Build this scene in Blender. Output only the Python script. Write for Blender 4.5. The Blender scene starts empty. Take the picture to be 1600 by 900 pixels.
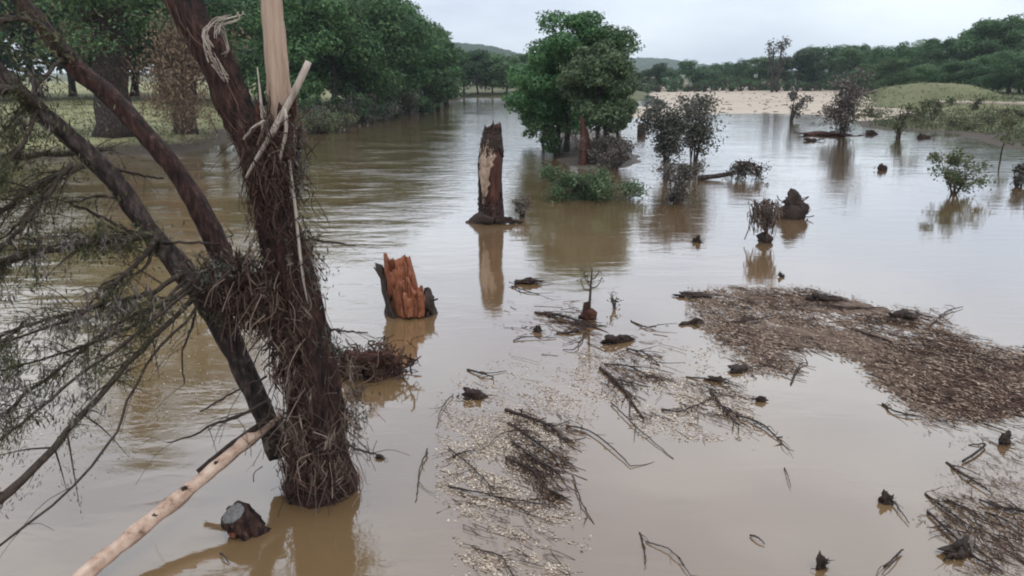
import bpy, math, random
import numpy as np
from mathutils import Vector

# ------------------------------------------------------------------ camera, world, sun, exposure
sc = bpy.context.scene
COL = sc.collection
CAMH = 6.0
F = 1256.0
HORIZON = 112.0
PITCH = math.atan((450 - HORIZON) / F)
cam_d = bpy.data.cameras.new("camera")
cam_d.sensor_width = 36.0
cam_d.lens = 36.0 * F / 1600.0
cam_d.clip_start = 0.1
cam_d.clip_end = 12000
cam = bpy.data.objects.new("camera", cam_d)
cam.location = (0, 0, CAMH)
cam.rotation_euler = (math.radians(90) - PITCH, 0, 0)
COL.objects.link(cam)
sc.camera = cam

SUN_EL, SUN_AZ = math.radians(58), math.radians(150)     # azimuth from +Y, clockwise
w = bpy.data.worlds.new("World"); sc.world = w; w.use_nodes = True
nt = w.node_tree; nt.nodes.clear()
N = nt.nodes.new; L = nt.links.new
out = N("ShaderNodeOutputWorld")
sky = N("ShaderNodeTexSky"); sky.sky_type = 'NISHITA'; sky.sun_disc = False
sky.sun_elevation = SUN_EL; sky.sun_rotation = SUN_AZ
bg1 = N("ShaderNodeBackground"); bg1.inputs[1].default_value = 0.10
L(sky.outputs[0], bg1.inputs[0])
tc = N("ShaderNodeTexCoord"); mp = N("ShaderNodeMapping"); mp.inputs['Scale'].default_value = (1.6, 1.6, 5.0)
nz = N("ShaderNodeTexNoise"); nz.inputs['Scale'].default_value = 1.7; nz.inputs['Detail'].default_value = 6
rp = N("ShaderNodeValToRGB")
rp.color_ramp.elements[0].position = 0.30; rp.color_ramp.elements[0].color = (0.62, 0.69, 0.83, 1)
rp.color_ramp.elements[1].position = 0.62; rp.color_ramp.elements[1].color = (0.97, 1.05, 1.13, 1)
bg2 = N("ShaderNodeBackground")
sxy = N("ShaderNodeSeparateXYZ"); L(tc.outputs['Generated'], sxy.inputs[0])
cie = N("ShaderNodeMapRange"); cie.inputs[1].default_value = 0.0; cie.inputs[2].default_value = 1.0     # overcast skies brighten towards the zenith
cie.inputs[3].default_value = 1.0; cie.inputs[4].default_value = 1.9
L(sxy.outputs[2], cie.inputs[0]); L(cie.outputs[0], bg2.inputs[1])
L(tc.outputs['Generated'], mp.inputs[0]); L(mp.outputs[0], nz.inputs['Vector']); L(nz.outputs[0], rp.inputs[0]); L(rp.outputs[0], bg2.inputs[0])
mx = N("ShaderNodeMixShader"); mx.inputs[0].default_value = 0.88            # overcast deck over the clear-sky model
L(bg1.outputs[0], mx.inputs[1]); L(bg2.outputs[0], mx.inputs[2]); L(mx.outputs[0], out.inputs[0])

sun_d = bpy.data.lights.new("sun", 'SUN'); sun_d.energy = 0.7; sun_d.angle = math.radians(24); sun_d.color = (1, 0.96, 0.9)
sun = bpy.data.objects.new("sun", sun_d); COL.objects.link(sun)
sdir = Vector((math.sin(SUN_AZ) * math.cos(SUN_EL), math.cos(SUN_AZ) * math.cos(SUN_EL), math.sin(SUN_EL)))
sun.rotation_euler = sdir.to_track_quat('Z', 'Y').to_euler()
sun.location = (0, 0, 60)
sc.view_settings.view_transform = 'Standard'
sc.view_settings.look = 'None'
sc.view_settings.exposure = 0.12
sc.view_settings.gamma = 1.0
sc.render.engine = 'CYCLES'
sc.cycles.max_bounces = 6
sc.cycles.diffuse_bounces = 3
sc.cycles.volume_bounces = 0
sc.cycles.filter_width = 2.0

R = np.random.default_rng(7)
# ------------------------------------------------------------------ pixel -> place
CP, SP = math.cos(PITCH), math.sin(PITCH)
def ray(px, py):
    a = (px - 800) / F; b = -(py - 450) / F
    return np.array([a, b * SP + CP, b * CP - SP])
def G(px, py, z=0.0):                      # the point at height z seen at that pixel
    d = ray(px, py); t = (z - CAMH) / d[2]
    return np.array([0, 0, CAMH]) + d * t
def W(px, py, Y):                          # the point at ground distance Y seen at that pixel
    d = ray(px, py); t = Y / d[1]
    return np.array([0, 0, CAMH]) + d * t
def mpp(p):                                # metres per photograph pixel at p
    return (p[1] * CP - (p[2] - CAMH) * SP) / F

# ------------------------------------------------------------------ mesh helpers
class MB:
    def __init__(s): s.v = []; s.f3 = []; s.f4 = []; s.n = 0
    def add(s, v, f3=None, f4=None):
        v = np.asarray(v, float).reshape(-1, 3)
        if f3 is not None and len(f3): s.f3.append(np.asarray(f3, np.int64).reshape(-1, 3) + s.n)
        if f4 is not None and len(f4): s.f4.append(np.asarray(f4, np.int64).reshape(-1, 4) + s.n)
        s.v.append(v); s.n += len(v); return s
    def mesh(s, name, mats, smooth=True, origin=None):
        v = np.concatenate(s.v)
        if origin is not None: v = v - np.asarray(origin)
        f3 = np.concatenate(s.f3) if s.f3 else np.zeros((0, 3), np.int64)
        f4 = np.concatenate(s.f4) if s.f4 else np.zeros((0, 4), np.int64)
        me = bpy.data.meshes.new(name)
        me.vertices.add(len(v)); me.vertices.foreach_set('co', v.astype(np.float32).ravel())
        nl = f3.size + f4.size
        me.loops.add(nl); me.loops.foreach_set('vertex_index', np.concatenate([f3.ravel(), f4.ravel()]).astype(np.int32))
        npoly = len(f3) + len(f4); me.polygons.add(npoly)
        st = np.concatenate([np.arange(len(f3)) * 3, f3.size + np.arange(len(f4)) * 4]).astype(np.int32)
        me.polygons.foreach_set('loop_start', st)
        me.update(calc_edges=True); me.validate()
        if smooth: me.polygons.foreach_set('use_smooth', np.ones(len(me.polygons), bool))
        for m in (mats if isinstance(mats, (list, tuple)) else [mats]): me.materials.append(m)
        return me
    def build(s, name, mat, parent=None, smooth=True, origin=None, kind=None, at=None):
        o = bpy.data.objects.new(name, s.mesh(name, mat, smooth, origin))
        COL.objects.link(o)
        if parent is not None: o.parent = parent
        if origin is not None: o.location = origin
        if at is not None: o.location = at
        if kind: o['kind'] = kind
        return o
def tag(o, label, cat, group=None, kind=None):
    o['label'] = label; o['category'] = cat
    if group: o['group'] = group
    if kind: o['kind'] = kind
    return o
def thing(name, loc, label, cat, group=None):
    o = bpy.data.objects.new(name, None); o.empty_display_size = 0.3; COL.objects.link(o)
    o.location = loc; return tag(o, label, cat, group)
def copy_tree(o, parent=None):
    c = o.copy(); COL.objects.link(c)
    if parent is not None: c.parent = parent
    for ch in list(o.children): copy_tree(ch, c)
    return c
def catmull(P, n):
    P = np.asarray(P, float)
    if len(P) < 3: return P[0] + (P[-1] - P[0]) * np.linspace(0, 1, n)[:, None]
    Q = np.vstack([2 * P[0] - P[1], P, 2 * P[-1] - P[-2]])
    t = np.linspace(0, len(P) - 1 - 1e-9, n); i = t.astype(int); u = (t - i)[:, None]
    a, b, c, d = Q[i], Q[i + 1], Q[i + 2], Q[i + 3]
    return 0.5 * (2 * b + (c - a) * u + (2 * a - 5 * b + 4 * c - d) * u**2 + (3 * b - a - 3 * c + d) * u**3)
def tube(mb, P, r, k=6, rough=0.0, rng=R, cap=True, flat=None):
    P = np.asarray(P, float); n = len(P); r = np.broadcast_to(np.asarray(r, float), (n,))
    T = np.gradient(P, axis=0); T /= np.linalg.norm(T, axis=1)[:, None] + 1e-9
    ref = np.array([0, 0, 1.0]) if abs(T[0][2]) < 0.9 else np.array([1.0, 0, 0])
    U = np.zeros((n, 3)); u = ref - T[0] * ref.dot(T[0])
    for i in range(n):
        u = u - T[i] * u.dot(T[i]); u = u / (np.linalg.norm(u) + 1e-9); U[i] = u
    V = np.cross(T, U)
    a = np.arange(k) * 2 * math.pi / k
    rad = r[:, None] * (1 + rough * (rng.random((n, k)) - 0.5) * 2)
    if rough and k >= 8:      # fluting that runs along the stem
        for fq in (3, 5, 8):
            rad = rad * (1 + rough * 0.7 * np.sin(fq * a[None] + rng.random() * 6 + np.linspace(0, rng.normal() * 2, n)[:, None]))
    v = P[:, None] + rad[..., None] * (np.cos(a)[None, :, None] * U[:, None] + np.sin(a)[None, :, None] * V[:, None])
    v = v.reshape(-1, 3)
    i = np.arange(n - 1)[:, None] * k; j = np.arange(k)[None]; j2 = (j + 1) % k
    f4 = np.stack([i + j, i + j2, i + k + j2, i + k + j], -1).reshape(-1, 4)
    if cap:
        v = np.vstack([v, P[0], P[-1]]); c0, c1 = n * k, n * k + 1
        jj = np.arange(k); q = (jj + 1) % k
        f3 = np.vstack([np.stack([np.full(k, c0), q, jj], -1), np.stack([np.full(k, c1), (n - 1) * k + jj, (n - 1) * k + q], -1)])
        mb.add(v, f3, f4)
    else: mb.add(v, None, f4)
def leaves(mb, C, size, elong=1.8, rng=R, flat=0.0, direc=None, dj=0.5, nrm_=None):
    C = np.asarray(C); n = len(C)
    nrm = rng.normal(size=(n, 3)); nrm[:, 2] = nrm[:, 2] * (1 - flat) + flat * 2.0
    if nrm_ is not None: nrm = np.asarray(nrm_, float).copy()
    nrm /= np.linalg.norm(nrm, axis=1)[:, None]
    t = rng.normal(size=(n, 3)) if direc is None else np.asarray(direc) + rng.normal(size=(n, 3)) * dj
    t -= nrm * (t * nrm).sum(1)[:, None]; t /= np.linalg.norm(t, axis=1)[:, None] + 1e-9
    b = np.cross(nrm, t)
    s = (size * rng.uniform(0.6, 1.4, n))[:, None]; h = s * 0.5; g = h / elong
    v = np.stack([C - t * h, C + b * g + t * h * 0.15, C + t * h, C - b * g + t * h * 0.15], 1).reshape(-1, 3)
    mb.add(v, None, (np.arange(n) * 4)[:, None] + np.arange(4)[None])
def lump(mb, c, rx, ry, rz, rng=R, rough=0.3, nu=12, nv=8, yaw=0.0):
    th = np.linspace(0, math.pi, nv + 1); ph = np.arange(nu) * 2 * math.pi / nu
    TH, PH = np.meshgrid(th, ph, indexing='ij')
    x, y, z = np.sin(TH) * np.cos(PH), np.sin(TH) * np.sin(PH), np.cos(TH)
    d = np.ones_like(x)
    for _ in range(5):
        k = rng.normal(size=3) * 2.5; d = d + rough * 0.4 * np.sin(k[0] * x + k[1] * y + k[2] * z + rng.random() * 6)
    for _ in range(4):
        k = rng.normal(size=3) * 7; d = d + rough * 0.16 * np.sin(k[0] * x + k[1] * y + k[2] * z + rng.random() * 6)
    d = d + rough * 0.30 * rng.normal(size=d.shape) * np.sin(TH)
    x, y, z = x * d * rx, y * d * ry, z * d * rz
    cy, sy = math.cos(yaw), math.sin(yaw); x, y = x * cy - y * sy, x * sy + y * cy
    v = np.stack([x, y, z], -1).reshape(-1, 3) + np.asarray(c)
    i = np.arange(nv)[:, None] * nu; j = np.arange(nu)[None]; j2 = (j + 1) % nu
    mb.add(v, None, np.stack([i + j, i + nu + j, i + nu + j2, i + j2], -1).reshape(-1, 4))
def fib(x, seed=0):                       # smooth value noise for numpy, 2D
    r = np.random.default_rng(seed); o = 0
    for k in range(6):
        a = r.normal(size=2) * (1.5 ** k) * 0.5; o = o + np.sin(x[..., 0] * a[0] + x[..., 1] * a[1] + r.random() * 6.3) / (1.3 ** k)
    return o / 3

# ------------------------------------------------------------------ materials
def new_mat(name):
    m = bpy.data.materials.new(name); m.use_nodes = True; t = m.node_tree
    b = t.nodes['Principled BSDF']; return m, t, b
def ramp(t, cols):
    r = t.nodes.new("ShaderNodeValToRGB"); e = r.color_ramp.elements
    while len(e) < len(cols): e.new(0.5)
    for i, (p, c) in enumerate(cols): e[i].position = p; e[i].color = (*c, 1)
    return r
def noise(t, scale, detail=4, stretch=None, rough=0.55, coord='Object', dist=0.0):
    c = t.nodes.new("ShaderNodeTexCoord"); n = t.nodes.new("ShaderNodeTexNoise")
    n.inputs['Scale'].default_value = scale; n.inputs['Detail'].default_value = detail; n.inputs['Roughness'].default_value = rough
    n.inputs['Distortion'].default_value = dist
    if stretch:
        m = t.nodes.new("ShaderNodeMapping"); m.inputs['Scale'].default_value = stretch
        t.links.new(c.outputs[coord], m.inputs[0]); t.links.new(m.outputs[0], n.inputs['Vector'])
    else: t.links.new(c.outputs[coord], n.inputs['Vector'])
    return n
def bump(t, b, h, strength, dist=0.02):
    u = t.nodes.new("ShaderNodeBump"); u.inputs['Strength'].default_value = strength; u.inputs['Distance'].default_value = dist
    t.links.new(h, u.inputs['Height']); t.links.new(u.outputs[0], b.inputs['Normal']); return u
def wood_mat(name, cols, scale=6, stretch=(1, 1, 0.18), bs=0.8, bd=0.03, rough=0.85):
    m, t, b = new_mat(name); n = noise(t, scale, 7, stretch, 0.65)
    r = ramp(t, cols); t.links.new(n.outputs[0], r.inputs[0]); t.links.new(r.outputs[0], b.inputs['Base Color'])
    b.inputs['Roughness'].default_value = rough; b.inputs['Specular IOR Level'].default_value = 0.3
    bump(t, b, n.outputs[0], bs, bd); return m
def island_mat(name, cols, rough=0.7, transl=0.0, patch=0.35, pscale=0.5, objvar=0.0):
    m, t, b = new_mat(name)
    g = t.nodes.new("ShaderNodeNewGeometry"); n = noise(t, pscale, 3)
    mxx = t.nodes.new("ShaderNodeMix"); mxx.inputs[0].default_value = patch
    t.links.new(g.outputs['Random Per Island'], mxx.inputs[2]); t.links.new(n.outputs[0], mxx.inputs[3])
    r = ramp(t, cols); t.links.new(mxx.outputs[0], r.inputs[0]); colo = r.outputs[0]
    if objvar:
        oi = t.nodes.new("ShaderNodeObjectInfo"); h = t.nodes.new("ShaderNodeHueSaturation")
        mr = t.nodes.new("ShaderNodeMapRange"); mr.inputs[3].default_value = 1 - objvar; mr.inputs[4].default_value = 1 + objvar
        t.links.new(oi.outputs['Random'], mr.inputs[0]); t.links.new(mr.outputs[0], h.inputs['Value'])
        m2 = t.nodes.new("ShaderNodeMapRange"); m2.inputs[3].default_value = 0.5 - objvar * 0.06; m2.inputs[4].default_value = 0.5 + objvar * 0.06
        w2 = t.nodes.new("ShaderNodeMath"); w2.operation = 'FRACT'; w3 = t.nodes.new("ShaderNodeMath"); w3.operation = 'MULTIPLY'; w3.inputs[1].default_value = 7.3
        t.links.new(oi.outputs['Random'], w3.inputs[0]); t.links.new(w3.outputs[0], w2.inputs[0]); t.links.new(w2.outputs[0], m2.inputs[0])
        t.links.new(m2.outputs[0], h.inputs['Hue']); t.links.new(colo, h.inputs['Color']); colo = h.outputs[0]
    t.links.new(colo, b.inputs['Base Color'])
    b.inputs['Roughness'].default_value = rough; b.inputs['Specular IOR Level'].default_value = 0.25
    if transl:
        tr = t.nodes.new("ShaderNodeBsdfTranslucent"); ms = t.nodes.new("ShaderNodeMixShader"); ms.inputs[0].default_value = transl
        t.links.new(colo, tr.inputs[0]); t.links.new(b.outputs[0], ms.inputs[1]); t.links.new(tr.outputs[0], ms.inputs[2])
        t.links.new(ms.outputs[0], t.nodes['Material Output'].inputs[0])
    return m
M = {}
M['bark'] = wood_mat('dark_red_bark', [(0.36, (0.006, 0.004, 0.004)), (0.50, (0.034, 0.015, 0.011)), (0.62, (0.080, 0.038, 0.028)), (0.72, (0.15, 0.095, 0.078))], 11, (1, 1, 0.22), 1.0, 0.08)
M['bark_grey'] = wood_mat('grey_brown_bark', [(0.36, (0.010, 0.007, 0.006)), (0.52, (0.044, 0.030, 0.025)), (0.66, (0.10, 0.076, 0.065)), (0.75, (0.18, 0.145, 0.125))], 11, (1, 1, 0.4), 1.0, 0.05)
M['twig'] = wood_mat('twig_bark', [(0.3, (0.018, 0.012, 0.009)), (0.7, (0.07, 0.05, 0.036))], 12, None, 0.4, 0.01)
M['wet'] = wood_mat('wet_dark_wood', [(0.3, (0.010, 0.006, 0.005)), (0.52, (0.034, 0.020, 0.014)), (0.7, (0.075, 0.047, 0.034))], 14, None, 1.0, 0.03, 0.75)
M['pale'] = wood_mat('stripped_pale_wood', [(0.3, (0.20, 0.125, 0.085)), (0.48, (0.36, 0.25, 0.18)), (0.7, (0.47, 0.35, 0.27))], 12, (1, 1, 0.08), 0.35, 0.02, 0.7)
M['pale_grey'] = wood_mat('weathered_pale_wood', [(0.3, (0.22, 0.17, 0.13)), (0.7, (0.5, 0.42, 0.36))], 10, (1, 1, 0.1), 0.5, 0.02, 0.8)
M['log'] = wood_mat('peeled_log_wood', [(0.33, (0.12, 0.075, 0.055)), (0.42, (0.40, 0.26, 0.185)), (0.55, (0.52, 0.365, 0.275)), (0.7, (0.60, 0.46, 0.36))], 9, (0.6, 0.6, 0.6), 0.8, 0.02, 0.65)
M['redwood'] = wood_mat('torn_red_heartwood', [(0.30, (0.060, 0.018, 0.009)), (0.46, (0.22, 0.070, 0.032)), (0.60, (0.34, 0.125, 0.062)), (0.74, (0.46, 0.22, 0.13))], 18, (1, 1, 0.10), 1.0, 0.05, 0.75)
M['redbark'] = wood_mat('stripped_red_brown_wood', [(0.3, (0.014, 0.006, 0.005)), (0.52, (0.060, 0.020, 0.012)), (0.72, (0.12, 0.045, 0.027))], 6, (1, 1, 0.12), 0.9, 0.04, 0.8)
M['saw'] = wood_mat('grey_sawn_end', [(0.3, (0.06, 0.056, 0.054)), (0.7, (0.18, 0.165, 0.155))], 14, None, 0.3, 0.01, 0.6)
M['strand'] = island_mat('shredded_bark_fibre', [(0.0, (0.035, 0.022, 0.016)), (0.5, (0.105, 0.070, 0.052)), (0.85, (0.19, 0.135, 0.105)), (1.0, (0.38, 0.30, 0.24))], 0.9, 0, 0.15, 3)
M['strand_dark'] = island_mat('shredded_dark_fibre', [(0.0, (0.014, 0.008, 0.006)), (0.6, (0.050, 0.025, 0.018)), (1.0, (0.17, 0.105, 0.078))], 0.9, 0, 0.15, 3)
M['litter'] = island_mat('drift_litter', [(0.15, (0.040, 0.025, 0.017)), (0.38, (0.16, 0.100, 0.066)), (0.62, (0.30, 0.210, 0.150)), (0.88, (0.48, 0.385, 0.305))], 0.8, 0, 0.42, 1.1)
M['fleck'] = island_mat('pale_leaf_foam_and_glint_flecks', [(0.12, (0.14, 0.098, 0.072)), (0.38, (0.34, 0.26, 0.195)), (0.65, (0.46, 0.37, 0.285)), (0.9, (0.66, 0.57, 0.48))], 0.9, 0, 0.3, 0.8)  # also colours the painted wave glints on the left current
G1 = [(0.15, (0.020, 0.052, 0.020)), (0.5, (0.062, 0.132, 0.046)), (0.85, (0.155, 0.245, 0.090))]
M['leaf'] = island_mat('green_leaf', G1, 0.55, 0.35, 0.45, 0.25, 0.30)
M['leaf_far'] = island_mat('dark_green_leaf', [(0.15, (0.018, 0.046, 0.022)), (0.5, (0.055, 0.112, 0.046)), (0.85, (0.13, 0.20, 0.085))], 0.6, 0.3, 0.45, 0.2, 0.45)
M['leaf_mud'] = island_mat('mud_coated_leaf', [(0.1, (0.030, 0.030, 0.024)), (0.5, (0.080, 0.078, 0.062)), (0.9, (0.17, 0.16, 0.13))], 0.8, 0.15, 0.3, 0.6, 0.2)
M['leaf_olive'] = island_mat('olive_needle_leaf', [(0.1, (0.026, 0.028, 0.014)), (0.5, (0.070, 0.072, 0.034)), (0.9, (0.15, 0.145, 0.075))], 0.7, 0.2, 0.3, 1.0, 0.1)
M['leaf_dead'] = island_mat('dead_brown_leaf', [(0.1, (0.06, 0.04, 0.028)), (0.5, (0.17, 0.115, 0.075)), (0.9, (0.30, 0.21, 0.14))], 0.8, 0.15, 0.3, 1.0)
M['leaf_vine'] = island_mat('grey_green_vine_leaf', [(0.1, (0.030, 0.050, 0.024)), (0.5, (0.080, 0.122, 0.054)), (0.9, (0.19, 0.225, 0.115))], 0.7, 0.2, 0.35, 0.6, 0.2)
M['leaf_silt'] = island_mat('silt_grey_leaf', [(0.1, (0.040, 0.033, 0.027)), (0.5, (0.105, 0.088, 0.074)), (0.9, (0.21, 0.18, 0.155))], 0.85, 0.1, 0.3, 0.6, 0.2)
M['leaf_scrub'] = island_mat('marsh_scrub_leaf', [(0.1, (0.040, 0.050, 0.026)), (0.5, (0.10, 0.115, 0.055)), (0.9, (0.20, 0.19, 0.10))], 0.8, 0.2, 0.3, 0.5, 0.25)

def ground_mat(name, cols, scale, bs=0.6, bd=0.15, detail=8, rough=0.95, stretch=None, mud=None):
    m, t, b = new_mat(name); n = noise(t, scale, detail, stretch, 0.62); n2 = noise(t, scale * 14, 4)
    mm = t.nodes.new("ShaderNodeMix"); mm.inputs[0].default_value = 0.35
    t.links.new(n.outputs[0], mm.inputs[2]); t.links.new(n2.outputs[0], mm.inputs[3])
    r = ramp(t, cols); t.links.new(mm.outputs[0], r.inputs[0]); colo = r.outputs[0]
    if mud:            # silt left by the flood up to this height
        g = t.nodes.new("ShaderNodeNewGeometry"); sp = t.nodes.new("ShaderNodeSeparateXYZ"); t.links.new(g.outputs['Position'], sp.inputs[0])
        ad = t.nodes.new("ShaderNodeMath"); ad.operation = 'MULTIPLY_ADD'; ad.inputs[1].default_value = (mud[1] - mud[0]) * 1.5; t.links.new(n.outputs[0], ad.inputs[0]); t.links.new(sp.outputs[2], ad.inputs[2])
        mr = t.nodes.new("ShaderNodeMapRange"); k = (mud[1] - mud[0]) * .75; mr.inputs[1].default_value = mud[0] + k; mr.inputs[2].default_value = mud[1] + k; t.links.new(ad.outputs[0], mr.inputs[0])
        mc = t.nodes.new("ShaderNodeMix"); mc.data_type = 'RGBA'; mc.inputs[6].default_value = (0.070, 0.054, 0.042, 1); t.links.new(mr.outputs[0], mc.inputs[0]); t.links.new(colo, mc.inputs[7]); colo = mc.outputs[2]
    t.links.new(colo, b.inputs['Base Color'])
    b.inputs['Roughness'].default_value = rough; b.inputs['Specular IOR Level'].default_value = 0.2
    bump(t, b, n2.outputs[0], bs, bd); return m
M['bed'] = ground_mat('river_bed_mud', [(0.3, (0.10, 0.07, 0.045)), (0.7, (0.18, 0.13, 0.09))], 0.2)
M['lawn'] = ground_mat('flattened_lawn', [(0.30, (0.09, 0.078, 0.045)), (0.45, (0.20, 0.19, 0.095)), (0.60, (0.30, 0.285, 0.15)), (0.75, (0.15, 0.17, 0.065))], 0.16, mud=(0.40, 0.75))
M['sand'] = ground_mat('gravel_and_sand', [(0.30, (0.26, 0.20, 0.15)), (0.48, (0.40, 0.325, 0.255)), (0.70, (0.46, 0.385, 0.31))], 0.05, 0.25, 0.05, 8, 0.95, (0.35, 2.2, 1))
M['marsh'] = ground_mat('marsh_grass_ground', [(0.32, (0.07, 0.065, 0.036)), (0.46, (0.115, 0.122, 0.056)), (0.58, (0.165, 0.155, 0.080)), (0.70, (0.10, 0.125, 0.052))], 0.09, mud=(0.06, 0.22))
M['far'] = ground_mat('far_meadow', [(0.35, (0.06, 0.075, 0.035)), (0.6, (0.14, 0.13, 0.07))], 0.02)
M['hill'] = ground_mat('wooded_hillside', [(0.35, (0.020, 0.036, 0.018)), (0.55, (0.042, 0.065, 0.030)), (0.7, (0.08, 0.10, 0.05))], 0.012, 1.0, 6.0)
M['mud'] = ground_mat('wet_mud', [(0.3, (0.05, 0.038, 0.03)), (0.6, (0.10, 0.08, 0.062))], 0.4, 0.6, 0.1, 6, 0.6)

M['muck'] = ground_mat('sodden_litter_muck', [(0.3, (0.045, 0.028, 0.019)), (0.5, (0.12, 0.080, 0.056)), (0.7, (0.22, 0.160, 0.118))], 1.4, 0.6, 0.03, 8, 0.8)
def water_mat():
    m, t, b = new_mat('muddy_river_water')
    n = noise(t, 0.07, 5, (1, 0.7, 1), 0.6)
    r = ramp(t, [(0.32, (0.105, 0.064, 0.028)), (0.48, (0.150, 0.090, 0.044)), (0.60, (0.195, 0.122, 0.066)), (0.72, (0.25, 0.170, 0.100))])
    t.links.new(n.outputs[0], r.inputs[0]); t.links.new(r.outputs[0], b.inputs['Base Color'])
    b.inputs['Roughness'].default_value = 0.06; b.inputs['IOR'].default_value = 1.6; b.inputs['Coat Weight'].default_value = 1.0; b.inputs['Coat IOR'].default_value = 1.6; b.inputs['Coat Roughness'].default_value = 0.06
    # waves: long swells of the current, finer chop, and calm backwater to the right
    g = t.nodes.new("ShaderNodeTexCoord"); sx = t.nodes.new("ShaderNodeSeparateXYZ"); t.links.new(g.outputs['Object'], sx.inputs[0])
    curr = t.nodes.new("ShaderNodeMapRange"); curr.inputs[1].default_value = -1.0; curr.inputs[2].default_value = -11.0
    curr.inputs[3].default_value = 0.15; curr.inputs[4].default_value = 1.0; curr.interpolation_type = 'SMOOTHSTEP'
    nw = noise(t, 0.11, 3, (1, 0.5, 1)); ad = t.nodes.new("ShaderNodeMath"); ad.operation = 'MULTIPLY_ADD'; ad.inputs[1].default_value = 16; 
    t.links.new(nw.outputs[0], ad.inputs[0]); sub = t.nodes.new("ShaderNodeMath"); sub.operation = 'SUBTRACT'; sub.inputs[1].default_value = 8
    t.links.new(sx.outputs[0], sub.inputs[0]); t.links.new(sub.outputs[0], ad.inputs[2]); t.links.new(ad.outputs[0], curr.inputs[0])
    # the main current carries more silt than the backwater
    sm = t.nodes.new("ShaderNodeMix"); sm.data_type = 'RGBA'; sf = t.nodes.new("ShaderNodeMath"); sf.operation = 'MULTIPLY'; sf.inputs[1].default_value = 0.75; t.links.new(curr.outputs[0], sf.inputs[0])
    sm.inputs[7].default_value = (0.240, 0.160, 0.078, 1); t.links.new(sf.outputs[0], sm.inputs[0]); t.links.new(r.outputs[0], sm.inputs[6]); t.links.new(sm.outputs[2], b.inputs['Base Color'])
    n1 = noise(t, 0.9, 3, (0.55, 1.5, 1), 0.5, dist=0.6); n2 = noise(t, 4.2, 3, (0.8, 1.3, 1), 0.55, dist=0.4)
    patch = noise(t, 0.16, 3, (0.7, 1.2, 1), 0.6); pr = t.nodes.new("ShaderNodeMapRange"); pr.inputs[1].default_value = 0.42; pr.inputs[2].default_value = 0.62
    pr.inputs[3].default_value = 0.12; pr.inputs[4].default_value = 1.0
    t.links.new(patch.outputs[0], pr.inputs[0])
    a = t.nodes.new("ShaderNodeMath"); a.operation = 'MULTIPLY'; a.inputs[1].default_value = 0.28
    t.links.new(n2.outputs[0], a.inputs[0])
    h = t.nodes.new("ShaderNodeMath"); h.operation = 'ADD'; t.links.new(n1.outputs[0], h.inputs[0]); t.links.new(a.outputs[0], h.inputs[1])
    s = t.nodes.new("ShaderNodeMath"); s.operation = 'MULTIPLY'; t.links.new(curr.outputs[0], s.inputs[0]); t.links.new(pr.outputs[0], s.inputs[1])
    # riffle upstream, between the left bank and the island
    ry = t.nodes.new("ShaderNodeMapRange"); ry.inputs[1].default_value = 21; ry.inputs[2].default_value = 62; ry.inputs[3].default_value = 0; ry.inputs[4].default_value = 1; ry.interpolation_type = 'SMOOTHSTEP'
    rx = t.nodes.new("ShaderNodeMapRange"); rx.inputs[1].default_value = -12; rx.inputs[2].default_value = 1; rx.inputs[3].default_value = 0.0; rx.inputs[4].default_value = 1; rx.interpolation_type = 'SMOOTHSTEP'
    t.links.new(sx.outputs[1], ry.inputs[0]); t.links.new(sx.outputs[0], rx.inputs[0])
    rr_ = t.nodes.new("ShaderNodeMath"); rr_.operation = 'MULTIPLY'; r3_ = t.nodes.new("ShaderNodeMapRange"); r3_.inputs[1].default_value = 9; r3_.inputs[2].default_value = 18; r3_.inputs[3].default_value = 1.0; r3_.inputs[4].default_value = 0.18; r3_.interpolation_type = 'SMOOTHSTEP'
    t.links.new(sx.outputs[0], r3_.inputs[0]); r4_ = t.nodes.new("ShaderNodeMath"); r4_.operation = 'MULTIPLY'; t.links.new(rx.outputs[0], r4_.inputs[0]); t.links.new(r3_.outputs[0], r4_.inputs[1])
    t.links.new(ry.outputs[0], rr_.inputs[0]); t.links.new(r4_.outputs[0], rr_.inputs[1])
    s2 = t.nodes.new("ShaderNodeMath"); s2.operation = 'MULTIPLY_ADD'; s2.inputs[1].default_value = 0.8; t.links.new(rr_.outputs[0], s2.inputs[0]); t.links.new(s.outputs[0], s2.inputs[2]); s = s2
    hh = t.nodes.new("ShaderNodeMath"); hh.operation = 'MULTIPLY'; t.links.new(h.outputs[0], hh.inputs[0]); t.links.new(s.outputs[0], hh.inputs[1])
    u = bump(t, b, hh.outputs[0], 1.0, 0.085); t.links.new(u.outputs[0], b.inputs['Coat Normal'])
    return m
M['water'] = water_mat()

# ------------------------------------------------------------------ the setting
def sheet(name, x0, x1, y0, y1, z, mat, nx=2, ny=2):
    xs, ys = np.linspace(x0, x1, nx), np.linspace(y0, y1, ny)
    X, Y = np.meshgrid(xs, ys); v = np.stack([X, Y, np.full_like(X, z)], -1).reshape(-1, 3)
    i = np.arange(ny - 1)[:, None] * nx; j = np.arange(nx - 1)[None]
    o = MB().add(v, None, np.stack([i + j, i + j + 1, i + nx + j + 1, i + nx + j], -1).reshape(-1, 4)).build(name, mat)
    o['kind'] = 'structure'; return o
sheet('ground', -4500, 4500, -300, 5000, -1.6, M['bed'])
sheet('river_water', -900, 900, -60, 900, 0.0, M['water'])

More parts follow.
